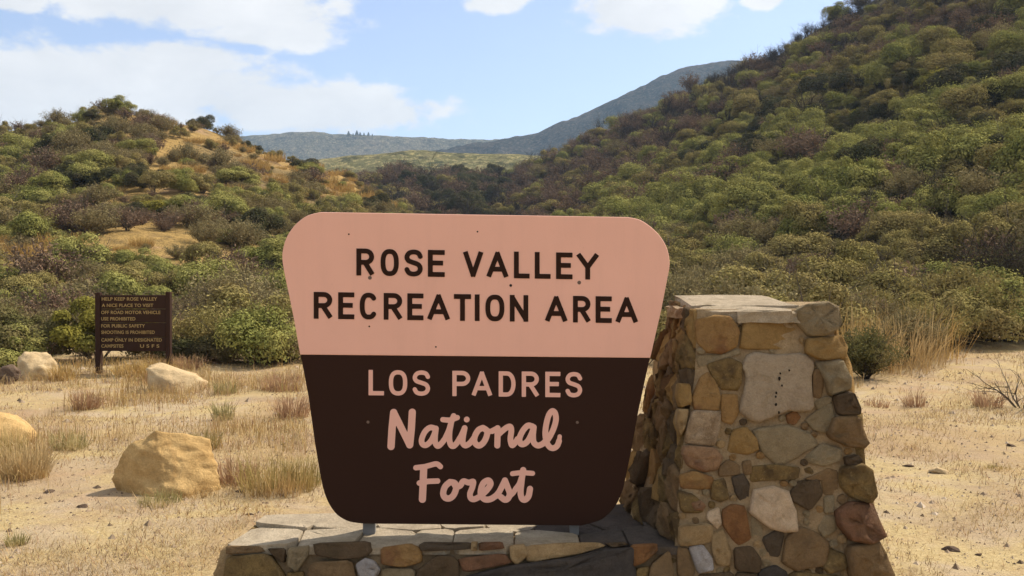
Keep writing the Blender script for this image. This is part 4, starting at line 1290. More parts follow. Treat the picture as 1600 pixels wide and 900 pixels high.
def build_rocks():
    g = on_ground(252, 772); s = g.y / F    # metres per pixel there
    P = lambda px, py, dy: ((px - 252) * s, dy, (772 - py) * s)
    pts = [P(240, 673, .05), P(264, 680, .10), P(318, 690, .16), P(331, 735, .12), P(336, 775, .14), P(284, 788, -.26), P(176, 784, .0), P(174, 735, .05), P(204, 688, .05),
           P(266, 738, -.15), P(292, 722, -.06), P(214, 740, -.08), P(322, 742, .02), P(190, 780, .4), P(310, 780, .42), P(232, 695, .36), P(300, 705, .38)]
    pts = [(x, y, z - 0.02) for x, y, z in pts]
    o = link('boulder', rock_mesh('boulder', pts, 4, 0.03, 3, 0.09), MAT['boulder'], None, (g.x, g.y, gz(g.x, g.y)))
    tag(o, 'big golden sandstone boulder with a peaked top lying left of the large sign', 'boulder')
    g = on_ground(270, 608); s = g.y / F
    P = lambda px, py, dy: ((px - 270) * s, dy, (608 - py) * s)
    pts = [P(228, 574, 0), P(230, 568, .1), P(238, 566, .3), P(272, 576, .05), P(300, 584, .1), P(311, 592, .1), P(312, 612, 0), P(236, 600, -.12), P(242, 613, -.1), P(290, 614, -.22), P(262, 585, -.1), P(310, 600, .5), P(240, 610, .6), P(290, 585, .5)]
    o = link('boulder', rock_mesh('boulder', pts, 3, 0.03, 7, 0.0), MAT['boulderpale'], None, (g.x, g.y, gz(g.x, g.y)))
    tag(o, 'wedge shaped sandstone boulder sloping down to the right in front of the notice board', 'boulder')
    g = on_ground(52, 590); s = g.y / F
    P = lambda px, py, dy: ((px - 52) * s, dy, (590 - py) * s)
    pts = [P(20, 580, .1), P(24, 556, .1), P(36, 546, .2), P(58, 547, .15), P(76, 552, .1), P(86, 568, .1), P(84, 594, 0), P(50, 596, -.3), P(30, 594, -.2), P(48, 565, -.15), P(70, 570, -.15), P(24, 590, .6), P(80, 585, .6), P(50, 550, .5)]
    o = link('boulder', rock_mesh('boulder', pts, 3, 0.05, 13, 0.03), MAT['boulderpale'], None, (g.x, g.y, gz(g.x, g.y)))
    tag(o, 'pale rounded boulder in tall dry grass to the left of the notice board', 'boulder')
    g = on_ground(6, 598)
    o = link('boulder', rock_mesh('boulder', random_rock(5, .24, .25, .36), 3, 0.04, 17, 0.12), MAT['rockdark'], None, (g.x - 0.05, g.y + 0.2, gz(g.x, g.y) - 0.04))
    tag(o, 'dark brown boulder beside the pale rounded one, cut by the left picture edge', 'boulder')
    g = on_ground(2, 694); s = g.y / F
    P = lambda px, py, dy: ((px - 2) * s, dy, (694 - py) * s)
    pts = [P(-60, 690, 0), P(-40, 650, .1), P(-8, 647, .12), P(10, 655, .1), P(40, 672, .05), P(44, 690, .05), P(30, 698, -.1), P(-20, 700, -.2), P(0, 670, -.1), P(30, 690, .4), P(-40, 690, .4), P(0, 655, .35)]
    o = link('boulder', rock_mesh('boulder', pts, 3, 0.03, 23, 0.12), MAT['boulder'], None, (g.x, g.y, gz(g.x, g.y)))
    tag(o, 'sandstone boulder half outside the left edge behind golden grass', 'boulder')
    small = [(76, 768, .055, 'rockdark', 'small dark stone alone on the dirt left of the big boulder'),
             (130, 795, .05, 'rockdark', 'small dark stone at the tip of the big boulder shadow'),
             (374, 770, .05, 'rockdark', 'grey stone at the foot of the green rush clump'),
             (1487, 858, .06, 'rockdark', 'flat dark brown stone low on the right-hand dirt'),
             (1530, 866, .03, 'rockdark', 'smaller dark stone right of the flat dark stone'),
             (1457, 787, .022, 'hole', 'tiny black stone on the bare dirt right of the pillar'),
             (1578, 695, .07, 'rockdark', 'rounded grey brown stone near the right edge of the dirt'),
             (1467, 737, .10, 'boulderpale', 'pale flat stone half buried in the dirt right of the pillar'),
             (1382, 828, .05, 'boulderpale', 'pale stone resting against the right foot of the pillar'),
             (1420, 726, .06, 'rockdark', 'dark low stone on the dirt behind the pale flat stone'),
             (390, 804, .03, 'rockdark', 'dark pebble on the dirt just above the wall end'),
             (1540, 545, .16, 'boulderpale', 'pale rock at the foot of the green bushes on the right'),
             (1590, 540, .22, 'boulderpale', 'reddish pale rock among the bushes at the right picture edge')]
    for k, (px, py, r, mt, lab) in enumerate(small):
        g = on_ground(px, py)
        o = link('rock', rock_mesh('rock', random_rock(40 + k, r, r * .8, r * .55), 2, r * 0.12, k, 0.1), MAT[mt], None, (g.x, g.y, gz(g.x, g.y) - r * 0.08))
        tag(o, lab, 'rock')


build_rocks()

# ------------------------------------------------------------------ plants
def rand_dirs(n, rng):
    v = rng.normal(size=(n, 3)); return v / np.linalg.norm(v, axis=1, keepdims=True)


def leaf_quads(C, Nrm, L, W, rng):
    n = len(C)
    t = rand_dirs(n, rng)
    a = np.cross(Nrm, t); a /= np.maximum(np.linalg.norm(a, axis=1, keepdims=True), 1e-6)
    b = np.cross(Nrm, a)
    L = np.asarray(L).reshape(-1, 1); W = np.asarray(W).reshape(-1, 1)
    bend = Nrm * L * 0.18
    return np.stack([C - a * L, C + b * W + bend, C + a * L, C - b * W + bend], 1).reshape(-1, 3)


def crown(seed, nl, nleaf, leaf, wide=1.0, tall=1.0, loose=0.0, flat_bottom=0.12, big=1.0):
    """leaf clumps on a group of lobes filling a dome about 2 wide and 1.5*tall high"""
    rng = np.random.default_rng(seed)
    cs, rs = [], []
    for k in range(nl):
        a = rng.uniform(0, 2 * math.pi); r = math.sqrt(rng.uniform(0, 1)) * 0.72
        h = rng.uniform(0.15, 0.95) * (1 - 0.55 * r)
        cs.append((r * math.cos(a) * wide, r * math.sin(a) * wide, h * tall + 0.12)); rs.append(big * rng.uniform(0.12, 0.44) * (1 - 0.2 * r))
    cs, rs = np.array(cs), np.array(rs)
    w = rs ** 2; idx = rng.choice(nl, nleaf, p=w / w.sum())
    d = rand_dirs(nleaf, rng)
    d[:, 2] = np.where(d[:, 2] < -0.35, -d[:, 2], d[:, 2])
    rad = rs[idx] * (1 - np.abs(rng.normal(0, 0.15 + loose * 0.3, nleaf))) * np.where(rng.uniform(0, 1, nleaf) < .12, rng.uniform(1, 1.35, nleaf), 1) * (1 + loose * rng.uniform(0, .5, nleaf))
    C = cs[idx] + d * rad[:, None] * np.array([1, 1, 0.9])
    C[:, 2] = np.maximum(C[:, 2], flat_bottom * rng.uniform(0, 1, nleaf))
    Nn = d * 1.3 + rand_dirs(nleaf, rng) * (0.5 + loose); Nn[:, 2] += 0.3
    Nn /= np.linalg.norm(Nn, axis=1, keepdims=True)
    s = leaf * rng.uniform(0.6, 1.4, nleaf)
    return leaf_quads(C, Nn, s, s * rng.uniform(.4, .7, nleaf), rng)


def sprays(seed, n, leaf, height=1.2, spread=0.9, stems=40):
    """upright twiggy shrub: thin leaves along stems that fan out of the base"""
    rng = np.random.default_rng(seed)
    out = []
    per = n // stems
    for k in range(stems):
        a = rng.uniform(0, 2 * math.pi); lean = rng.uniform(0.1, 1.0) * spread
        h = height * rng.uniform(0.55, 1.0) * (1 - 0.25 * lean)
        t = np.sqrt(rng.uniform(0.06, 1, per))
        x = lean * t ** 1.2 * math.cos(a); y = lean * t ** 1.2 * math.sin(a); z = h * t
        C = np.stack([x, y, z], 1) + rng.normal(0, 0.05, (per, 3)) * (0.4 + t[:, None])
        C[:, 2] = np.maximum(C[:, 2], 0.02)
        N = rand_dirs(per, rng)
        s = leaf * rng.uniform(0.6, 1.4, per)
        out.append(leaf_quads(C, N, s, s * 0.36, rng))
    return np.concatenate(out)


def tube(P, r0, r1, rng=None):
    """three-sided tapering twig along the points P -> quads"""
    P = np.array(P, float); n = len(P); q = []
    rings = []
    for k in range(n):
        d = P[min(k + 1, n - 1)] - P[max(k - 1, 0)]; d /= np.linalg.norm(d) + 1e-9
        up = np.array([0, 0, 1.0]) if abs(d[2]) < .9 else np.array([1.0, 0, 0])
        a = np.cross(d, up); a /= np.linalg.norm(a); b = np.cross(d, a)
        r = r0 + (r1 - r0) * k / (n - 1)
        rings.append([P[k] + r * (a * math.cos(t) + b * math.sin(t)) for t in (0, 2.09, 4.19)])
    for k in range(n - 1):
        for j in range(3):
            j2 = (j + 1) % 3
            q += [rings[k][j], rings[k][j2], rings[k + 1][j2], rings[k + 1][j]]
    return q


def twigs(seed, stems, height, spread, r, depth=2, kids=3):
    rng = np.random.default_rng(seed); out = []

    def grow(p, d, L, r, dep):
        pts = [p]
        for k in range(3):
            d = d + rng.normal(0, 0.16, 3); d /= np.linalg.norm(d)
            pts.append(pts[-1] + d * L / 3)
        out.extend(tube(pts, r, r * 0.45))
        if dep > 0:
            for k in range(kids):
                q = pts[rng.integers(1, 4)]
                d2 = d + rng.normal(0, 0.5, 3); d2[2] = abs(d2[2]) * .8 + 0.1; d2 /= np.linalg.norm(d2)
                grow(q, d2, L * rng.uniform(0.45, 0.75), r * 0.5, dep - 1)
    for k in range(stems):
        a = rng.uniform(0, 2 * math.pi)
        d = np.array([math.cos(a) * spread * rng.uniform(.2, 1), math.sin(a) * spread * rng.uniform(.2, 1), 1.0]); d /= np.linalg.norm(d)
        grow(np.array([math.cos(a) * .06, math.sin(a) * .06, -0.02]), d, height * rng.uniform(.4, .62), r, depth)
    return np.array(out)


def blades(seed, n, h, spread, w, lean=0.5, base=0.5):
    """grass blades: one quad and its bent tip as a second quad"""
    rng = np.random.default_rng(seed)
    a = rng.uniform(0, 2 * math.pi, n); rr = np.sqrt(rng.uniform(0, 1, n)) * spread * base
    B = np.stack([rr * np.cos(a), rr * np.sin(a), np.full(n, -0.01)], 1)
    out_dir = np.stack([np.cos(a + rng.normal(0, .7, n)), np.sin(a + rng.normal(0, .7, n)), np.zeros(n)], 1)
    H = h * rng.uniform(0.22, 1.0, n); ln = np.abs(rng.normal(0, lean * 1.25, n))
    M = B + out_dir * (H * ln * 0.35)[:, None] + np.array([0, 0, 1]) * (H * 0.6)[:, None]
    T = B + out_dir * (H * ln)[:, None] + np.array([0, 0, 1]) * (H * np.clip(1 - ln * .4, .3, 1))[:, None]
    t2 = rng.uniform(0, 2 * math.pi, n)
    S = np.stack([np.cos(t2), np.sin(t2), np.zeros(n)], 1) * w
    q1 = np.stack([B - S, B + S, M + S * .7, M - S * .7], 1)
    q2 = np.stack([M - S * .7, M + S * .7, T + S * .12, T - S * .12], 1)
    return np.concatenate([q1, q2], 1).reshape(-1, 3)


def mat_mesh(name, parts):
    """one mesh from (quads, material) pairs"""
    V = np.concatenate([p[0] for p in parts])
    me = quads_mesh(name, V)
    idx = np.concatenate([np.full(len(p[0]) // 4, k, np.int32) for k, p in enumerate(parts)])
    for p in parts: me.materials.append(p[1])
    me.polygons.foreach_set('material_index', idx)
    return me


# kinds of hillside shrub: unit meshes, about 2 across
KINDS = []


def kind(name, phrase, me): KINDS.append((name, phrase, me)); return len(KINDS) - 1


K = {}
K['ever'] = [kind('evergreen_shrub', 'dense round green shrub', mat_mesh('evergreen_shrub', [(crown(100 + k, 12 + 3 * k, 11500, 0.028, big=1.2, loose=.07 + .05 * k, wide=1 + .12 * k, tall=1.15 - .12 * k), MAT['evergreen']), (sprays(110 + k, 1500, 0.03, 1.35, .75, 30), MAT['evergreen']), (twigs(330 + k, 9, 1.5, .75, .012, 2, 3), MAT['twig'])])) for k in range(4)]
K['olive'] = [kind('olive_shrub', 'loose olive green shrub', mat_mesh('olive_shrub', [(crown(120 + k, 12, 9500, 0.027, loose=.28, big=1.1), MAT['olive']), (twigs(320 + k, 12, 1.45, .8, .013, 2, 3), MAT['twig'])])) for k in range(3)]
K['sage'] = [kind('sage_shrub', 'grey green sage shrub', mat_mesh('sage_shrub', [(sprays(140 + k, 5200, 0.038, 1.15, 1.0, 70), MAT['sage'])])) for k in range(2)]
K['dark'] = [kind('dark_shrub', 'dark green dense shrub', mat_mesh('dark_shrub', [(crown(160 + k, 11, 9500, 0.031, tall=1.15, big=1.15, loose=.12), MAT['darkbrush'])])) for k in range(2)]
K['lime'] = [kind('bright_shrub', 'bright yellow green shrub', mat_mesh('bright_shrub', [(crown(180, 12, 7000, 0.036, tall=.7), MAT['lime'])]))]
K['brown'] = [kind('brown_shrub', 'dry brown twiggy shrub', mat_mesh('brown_shrub', [(sprays(200 + k, 1500, 0.055, 1.25, .95, 50), MAT['brownbrush']), (twigs(220 + k, 12, 1.5, .7, .02, 2, 3), MAT['twig'])])) for k in range(2)]
K['snag'] = [kind('dead_shrub', 'leafless grey dead shrub', mat_mesh('dead_shrub', [(twigs(240 + k, 9, 2.0, .45, .028, 2, 4), MAT['darktwig'])])) for k in range(2)]
K['gold'] = [kind('golden_grass_clump', 'golden grass clump', mat_mesh('golden_grass_clump', [(blades(260, 500, 0.75, 1.7, .014, .5, .55), MAT['straw'])]))]


def in_ell(px, py, ells):
    m = np.zeros(len(px), bool)
    for (cx, cy, rx, ry) in ells: m |= ((px - cx) / rx) ** 2 + ((py - cy) / ry) ** 2 < 1
    return m


GOLD_PATCHES = [(262, 192, 42, 14), (335, 205, 34, 14), (240, 175, 24, 8), (390, 265, 46, 26), (445, 262, 50, 26), (272, 276, 46, 11), (400, 303, 56, 9), (505, 308, 46, 26), (430, 285, 30, 14),
                (185, 300, 26, 8), (225, 306, 26, 7), (118, 404, 74, 16), (225, 368, 22, 7), (545, 300, 30, 26), (340, 230, 30, 8), (640, 300, 14, 16), (705, 290, 9, 14), (85, 376, 16, 6), (610, 312, 20, 12)]
CLEAR_X = [-2000, 0, 300, 480, 900, 1340, 1450, 1600, 3500]
CLEAR_Y = [17, 17.6, 17.8, 16.6, 17, 17.2, 19.5, 21.5, 23]


def scatter():
    rng = np.random.default_rng(5)
    X, Y, S = [], [], []
    r = 15.5
    while r < 275:
        s = 1.2 + 0.0095 * r
        n = int(R(84) * r / s)
        th = R(-42) + (np.arange(n) + rng.uniform(-.45, .45, n)) * R(84) / n
        rr = r + rng.uniform(-.45, .45, n) * s
        X.append(rr * np.sin(th)); Y.append(rr * np.cos(th)); S.append(np.full(n, s))
        r += s * 0.86
    X, Y, S = map(np.concatenate, (X, Y, S))
    Z, zs = terrain(X, Y)
    P = np.stack([X, Y, Z], 1)
    px, py = project(P)
    zz = np.stack(zs, 1); reg = np.where(zz.max(1) < 0.25, 0, zz.argmax(1) + 1)
    ts = np.stack([hill_z(k, X, Y)[1] for k in 'LMR'], 1)
    t = np.where(reg > 0, ts[np.arange(len(X)), np.maximum(reg - 1, 0)], 0)
    keep = (Y > np.interp(px, CLEAR_X, CLEAR_Y)) & ((reg == 0) | (t < 1.10))
    gp = np.array(GOLD_PATCHES) * np.array([1, 1, 0.9, 1.0]) - np.array([0, 2, 0, 0])
    gold = in_ell(px + rng.normal(0, 24, len(px)), py + rng.normal(0, 8, len(px)), gp)
    d = np.hypot(X, Y)
    u = rng.uniform(0, 1, len(X)); u2 = rng.uniform(0, 1, len(X))
    nz = fbm(X / 9, Y / 9, 3, 77); nz2 = fbm(X / 16 + 40, Y / 16, 3, 91)
    kd = np.zeros(len(X), int); sc_ = S * (0.36 + 0.74 * rng.uniform(0, 1, len(X)) ** 1.8)
    pick = lambda ks, i: K[ks][int(u2[i] * 997) % len(K[ks])]
    for i in np.nonzero(keep)[0]:
        q = u[i]; rg = reg[i]; w = nz[i] + rng.normal(0, .18)
        if gold[i]:
            if q < 0.45: kd[i] = pick('gold', i); sc_[i] *= 0.75
            elif q < 0.60: kd[i] = pick('olive', i); sc_[i] *= 0.55
            elif q < 0.70: kd[i] = pick('brown', i); sc_[i] *= 0.55
            else: keep[i] = False
        elif rg == 1:      # left hill
            right = np.clip((px[i] - 120) / 420, 0, 1)
            if nz2[i] > 0.22 and q < 0.75: ks = 'brown' if q < .35 else 'sage'
            elif w > 0.28: ks = 'olive'
            elif w < -0.25: ks = 'dark' if q < .6 else 'ever'
            else: ks = 'ever' if q < 0.30 else ('olive' if q < .62 else ('sage' if q < .84 else 'brown'))
            if q > 0.985: ks = 'lime'
            kd[i] = pick(ks, i)
            if q < 0.05 + 0.20 * right and py[i] < 330: keep[i] = False
            sc_[i] *= 0.88 if t[i] < .85 else 0.66
            if fbm(np.array([X[i] / 7.0]), np.array([Y[i] / 11.0]), 2, 17)[0] > 0.5 and py[i] > 190: keep[i] = q < .3; kd[i] = pick('gold' if q < .15 else 'sage', i); sc_[i] *= .6
        elif rg == 2:      # valley head
            ks = 'dark' if w < 0.05 else ('brown' if q < .5 else 'olive')
            if q > .85: ks = 'snag'
            kd[i] = pick(ks, i); sc_[i] *= 1.05
            if q < 0.10: keep[i] = False
        elif rg == 3:      # right hill
            top = t[i] + 0.25 * nz2[i]
            if px[i] < 1050: top += (1050 - px[i]) / 900
            if t[i] > 0.93 and px[i] > 1080 and q < .85: kd[i] = pick('snag', i); sc_[i] = rng.uniform(.8, 1.35); continue
            if top > 0.62 and px[i] < 1560:
                ks = 'brown' if q < .50 else ('olive' if q < .68 else ('snag' if q < .82 else ('ever' if q < .93 else 'sage')))
                sc_[i] *= 0.9
            elif py[i] < 365:
                ks = 'ever' if w < 0.25 else ('olive' if q < .7 else 'sage')
                if q > .90: ks = 'brown'
                elif q > .83: ks = 'sage'
                elif q > .70: ks = 'dark'  # dark-leaved shrubs mixed in, their colour standing in for shadow pockets
                elif q > .67: ks = 'snag'
                if w > 0.42: ks = 'lime' if q > .75 else 'olive'
                sc_[i] *= 1.15
                if .30 < q < .37: keep[i] = False
            else:
                ks = 'olive' if w > 0.0 else ('sage' if q < .6 else 'ever')
                if q > .9: ks = 'brown'
            kd[i] = pick(ks, i)
        else:              # the flat in front of the hills
            ks = 'olive' if w > 0.05 else ('sage' if q < .6 else ('ever' if q < .75 else 'brown'))
            if px[i] > 1050: ks = 'sage' if q < .4 else ('olive' if q < .75 else 'brown')
            kd[i] = pick(ks, i)
            if d[i] < 24: sc_[i] *= 0.8
    k = np.nonzero(keep)[0]
    # bare burnt stems standing along the skyline of the right hill
    n = 70
    cx = rng.uniform(1090, 1350, n); cd = np.interp(cx, HILLS['R']['x'], HILLS['R']['D']) * rng.uniform(.93, .995, n)
    C = np.stack([(cx - 800) / F * cd, cd, np.zeros(n)], 1); C[:, 2] = terrain(C[:, 0], C[:, 1])[0]
    qx, qy = project(C)
    cat = lambda a, b: np.concatenate([a[k], b])
    return (cat(P, C), cat(kd, np.array([K['snag'][q % 2] for q in range(n)])), cat(sc_, rng.uniform(.7, 1.4, n)), cat(reg, np.full(n, 3)), cat(t, np.full(n, .95)), cat(px, qx), cat(py, qy),
            rng.uniform(0, 2 * math.pi, len(k) + n))


def build_shrubs():
    P, kd, s, reg, t, px, py, rot = scatter()
    size = s * 2 / np.hypot(P[:, 0], P[:, 1])
    # what can be seen: in frame, not behind the big sign or pillar, on the near side of a crest
    hid = ((px > 455) & (px < 1030) & (py > 345)) | ((px > 1040) & (px < 1320) & (py > 478))
    vis = (px > 10) & (px < 1590) & (py < 600) & (py > 5) & ~hid & (t < 1.0)
    isgrass = kd == K['gold'][0]
    order = np.argsort(np.where(vis & ~isgrass, -size, 0))[:290]
    gorder = np.argsort(np.where(vis & isgrass, -size, 0))[:70]
    chosen = np.concatenate([order, gorder])
    def where(i):
        a = px[i]
        if reg[i] == 0: return 'on the flat ' + ('behind the notice board' if a < 290 else 'left of the big sign' if a < 620 else 'behind the big sign' if a < 1040 else 'behind the pillar' if a < 1330 else 'at the far right')
        if reg[i] == 2: return 'at the valley head ' + ('left of the gap' if a < 640 else 'below the far ridges')
        part = 'foot' if t[i] < .3 else 'lower slope' if t[i] < .5 else 'middle slope' if t[i] < .75 else 'upper slope'
        if reg[i] == 1: return 'on the %s of the left hill%s' % (part, ', far left' if a < 150 else ', below its summit' if a < 320 else ', toward the valley')
        return 'on the %s of the right hill%s' % (part, ', toward the valley' if a < 1000 else ', above the pillar' if a < 1320 else ', far right')
    def bulk(i): return 'large ' if s[i] > 1.75 else 'small ' if s[i] < 1.15 else ''
    proto = {}
    for i in chosen:
        nm, phrase, me = KINDS[kd[i]]
        o = bpy.data.objects.new(nm, me); COL.objects.link(o)
        o.location = (P[i, 0], P[i, 1], P[i, 2] - 0.04 * s[i]); o.rotation_euler = (0, 0, rot[i]); o.scale = (s[i] * (0.85 + 0.4 * ((i * 53) % 11) / 11), s[i] * (0.85 + 0.4 * ((i * 29) % 13) / 13), s[i] * (0.75 + 0.4 * ((i * 37) % 10) / 10))
        lb = bulk(i) + phrase + ' ' + where(i)
        tag(o, lb, 'grass' if kd[i] == K['gold'][0] else 'shrub', lb)
        proto.setdefault(int(kd[i]), o)
    rest = np.setdiff1d(np.arange(len(P)), chosen)
    for k, (nm, phrase, me) in enumerate(KINDS):
        if k not in proto:
            i = [q for q in rest if kd[q] == k]
            if not i: continue
            i = i[0]
            o = bpy.data.objects.new(nm, me); COL.objects.link(o); o.location = P[i]; o.scale = (s[i],) * 3
            tag(o, bulk(i) + phrase + ' ' + where(i), 'shrub', bulk(i) + phrase + ' ' + where(i)); proto[k] = o
            rest = rest[rest != i]
    # everything smaller or hidden: one mass
    me = bpy.data.meshes.new('chaparral')
    me.vertices.add(len(rest)); me.vertices.foreach_set('co', (P[rest] - np.array([0, 0, .05])).astype(np.float32).ravel())
    for nm, ty, data in (('kindno', 'INT', kd[rest].astype(np.int32)), ('siz', 'FLOAT_VECTOR', (s[rest][:, None] * np.random.default_rng(8).uniform([.8, .8, .7], [1.25, 1.25, 1.2], (len(rest), 3))).astype(np.float32).ravel()), ('rot', 'FLOAT', rot[rest].astype(np.float32))):
        at = me.attributes.new(nm, ty, 'POINT'); at.data.foreach_set('vector' if ty == 'FLOAT_VECTOR' else 'value', data)
    o = tag(link('chaparral', me), 'mass of distant chaparral brush covering the hillsides', None, None, 'stuff')
    gt = bpy.data.node_groups.new('chaparral', 'GeometryNodeTree')
    gt.interface.new_socket('Geometry', in_out='INPUT', socket_type='NodeSocketGeometry')
    gt.interface.new_socket('Geometry', in_out='OUTPUT', socket_type='NodeSocketGeometry')
    N, L = gt.nodes, gt.links
    gi, go, jn = N.new('NodeGroupInput'), N.new('NodeGroupOutput'), N.new('GeometryNodeJoinGeometry')

    def attr(nm, ty):
        a = N.new('GeometryNodeInputNamedAttribute'); a.data_type = ty; a.inputs['Name'].default_value = nm
        return a.outputs['Attribute']
    ki, si, ro = attr('kindno', 'INT'), attr('siz', 'FLOAT_VECTOR'), attr('rot', 'FLOAT')
    eul = N.new('ShaderNodeCombineXYZ'); L.new(ro, eul.inputs[2])
    for k, ob in proto.items():
        oi = N.new('GeometryNodeObjectInfo'); oi.transform_space = 'ORIGINAL'; oi.inputs['Object'].default_value = ob; oi.inputs['As Instance'].default_value = True
        cmp_ = N.new('FunctionNodeCompare'); cmp_.data_type = 'INT'; cmp_.operation = 'EQUAL'
        ins = [q for q in cmp_.inputs if q.type == 'INT']
        L.new(ki, ins[0]); ins[1].default_value = k
        ip = N.new('GeometryNodeInstanceOnPoints')
        L.new(gi.outputs[0], ip.inputs['Points']); L.new(cmp_.outputs[0], ip.inputs['Selection']); L.new(oi.outputs['Geometry'], ip.inputs['Instance'])
        L.new(eul.outputs[0], ip.inputs['Rotation']); L.new(si, ip.inputs['Scale'])
        L.new(ip.outputs[0], jn.inputs[0])
    L.new(jn.outputs[0], go.inputs[0])
    md = o.modifiers.new('plants', 'NODES'); md.node_group = gt
    print('shrubs', len(P), 'in mass', len(rest))


build_shrubs()


def plant(name, label, cat, loc, foliage, fmat, wood=None, wmat=None, fname='foliage', wname='branches', scale=1.0, group=None):
    o = thing(name, label, cat, loc, group)
    link(fname, quads_mesh(fname, foliage * scale), fmat, o)
    if wood is not None: link(wname, quads_mesh(wname, wood * scale), wmat, o)
    return o


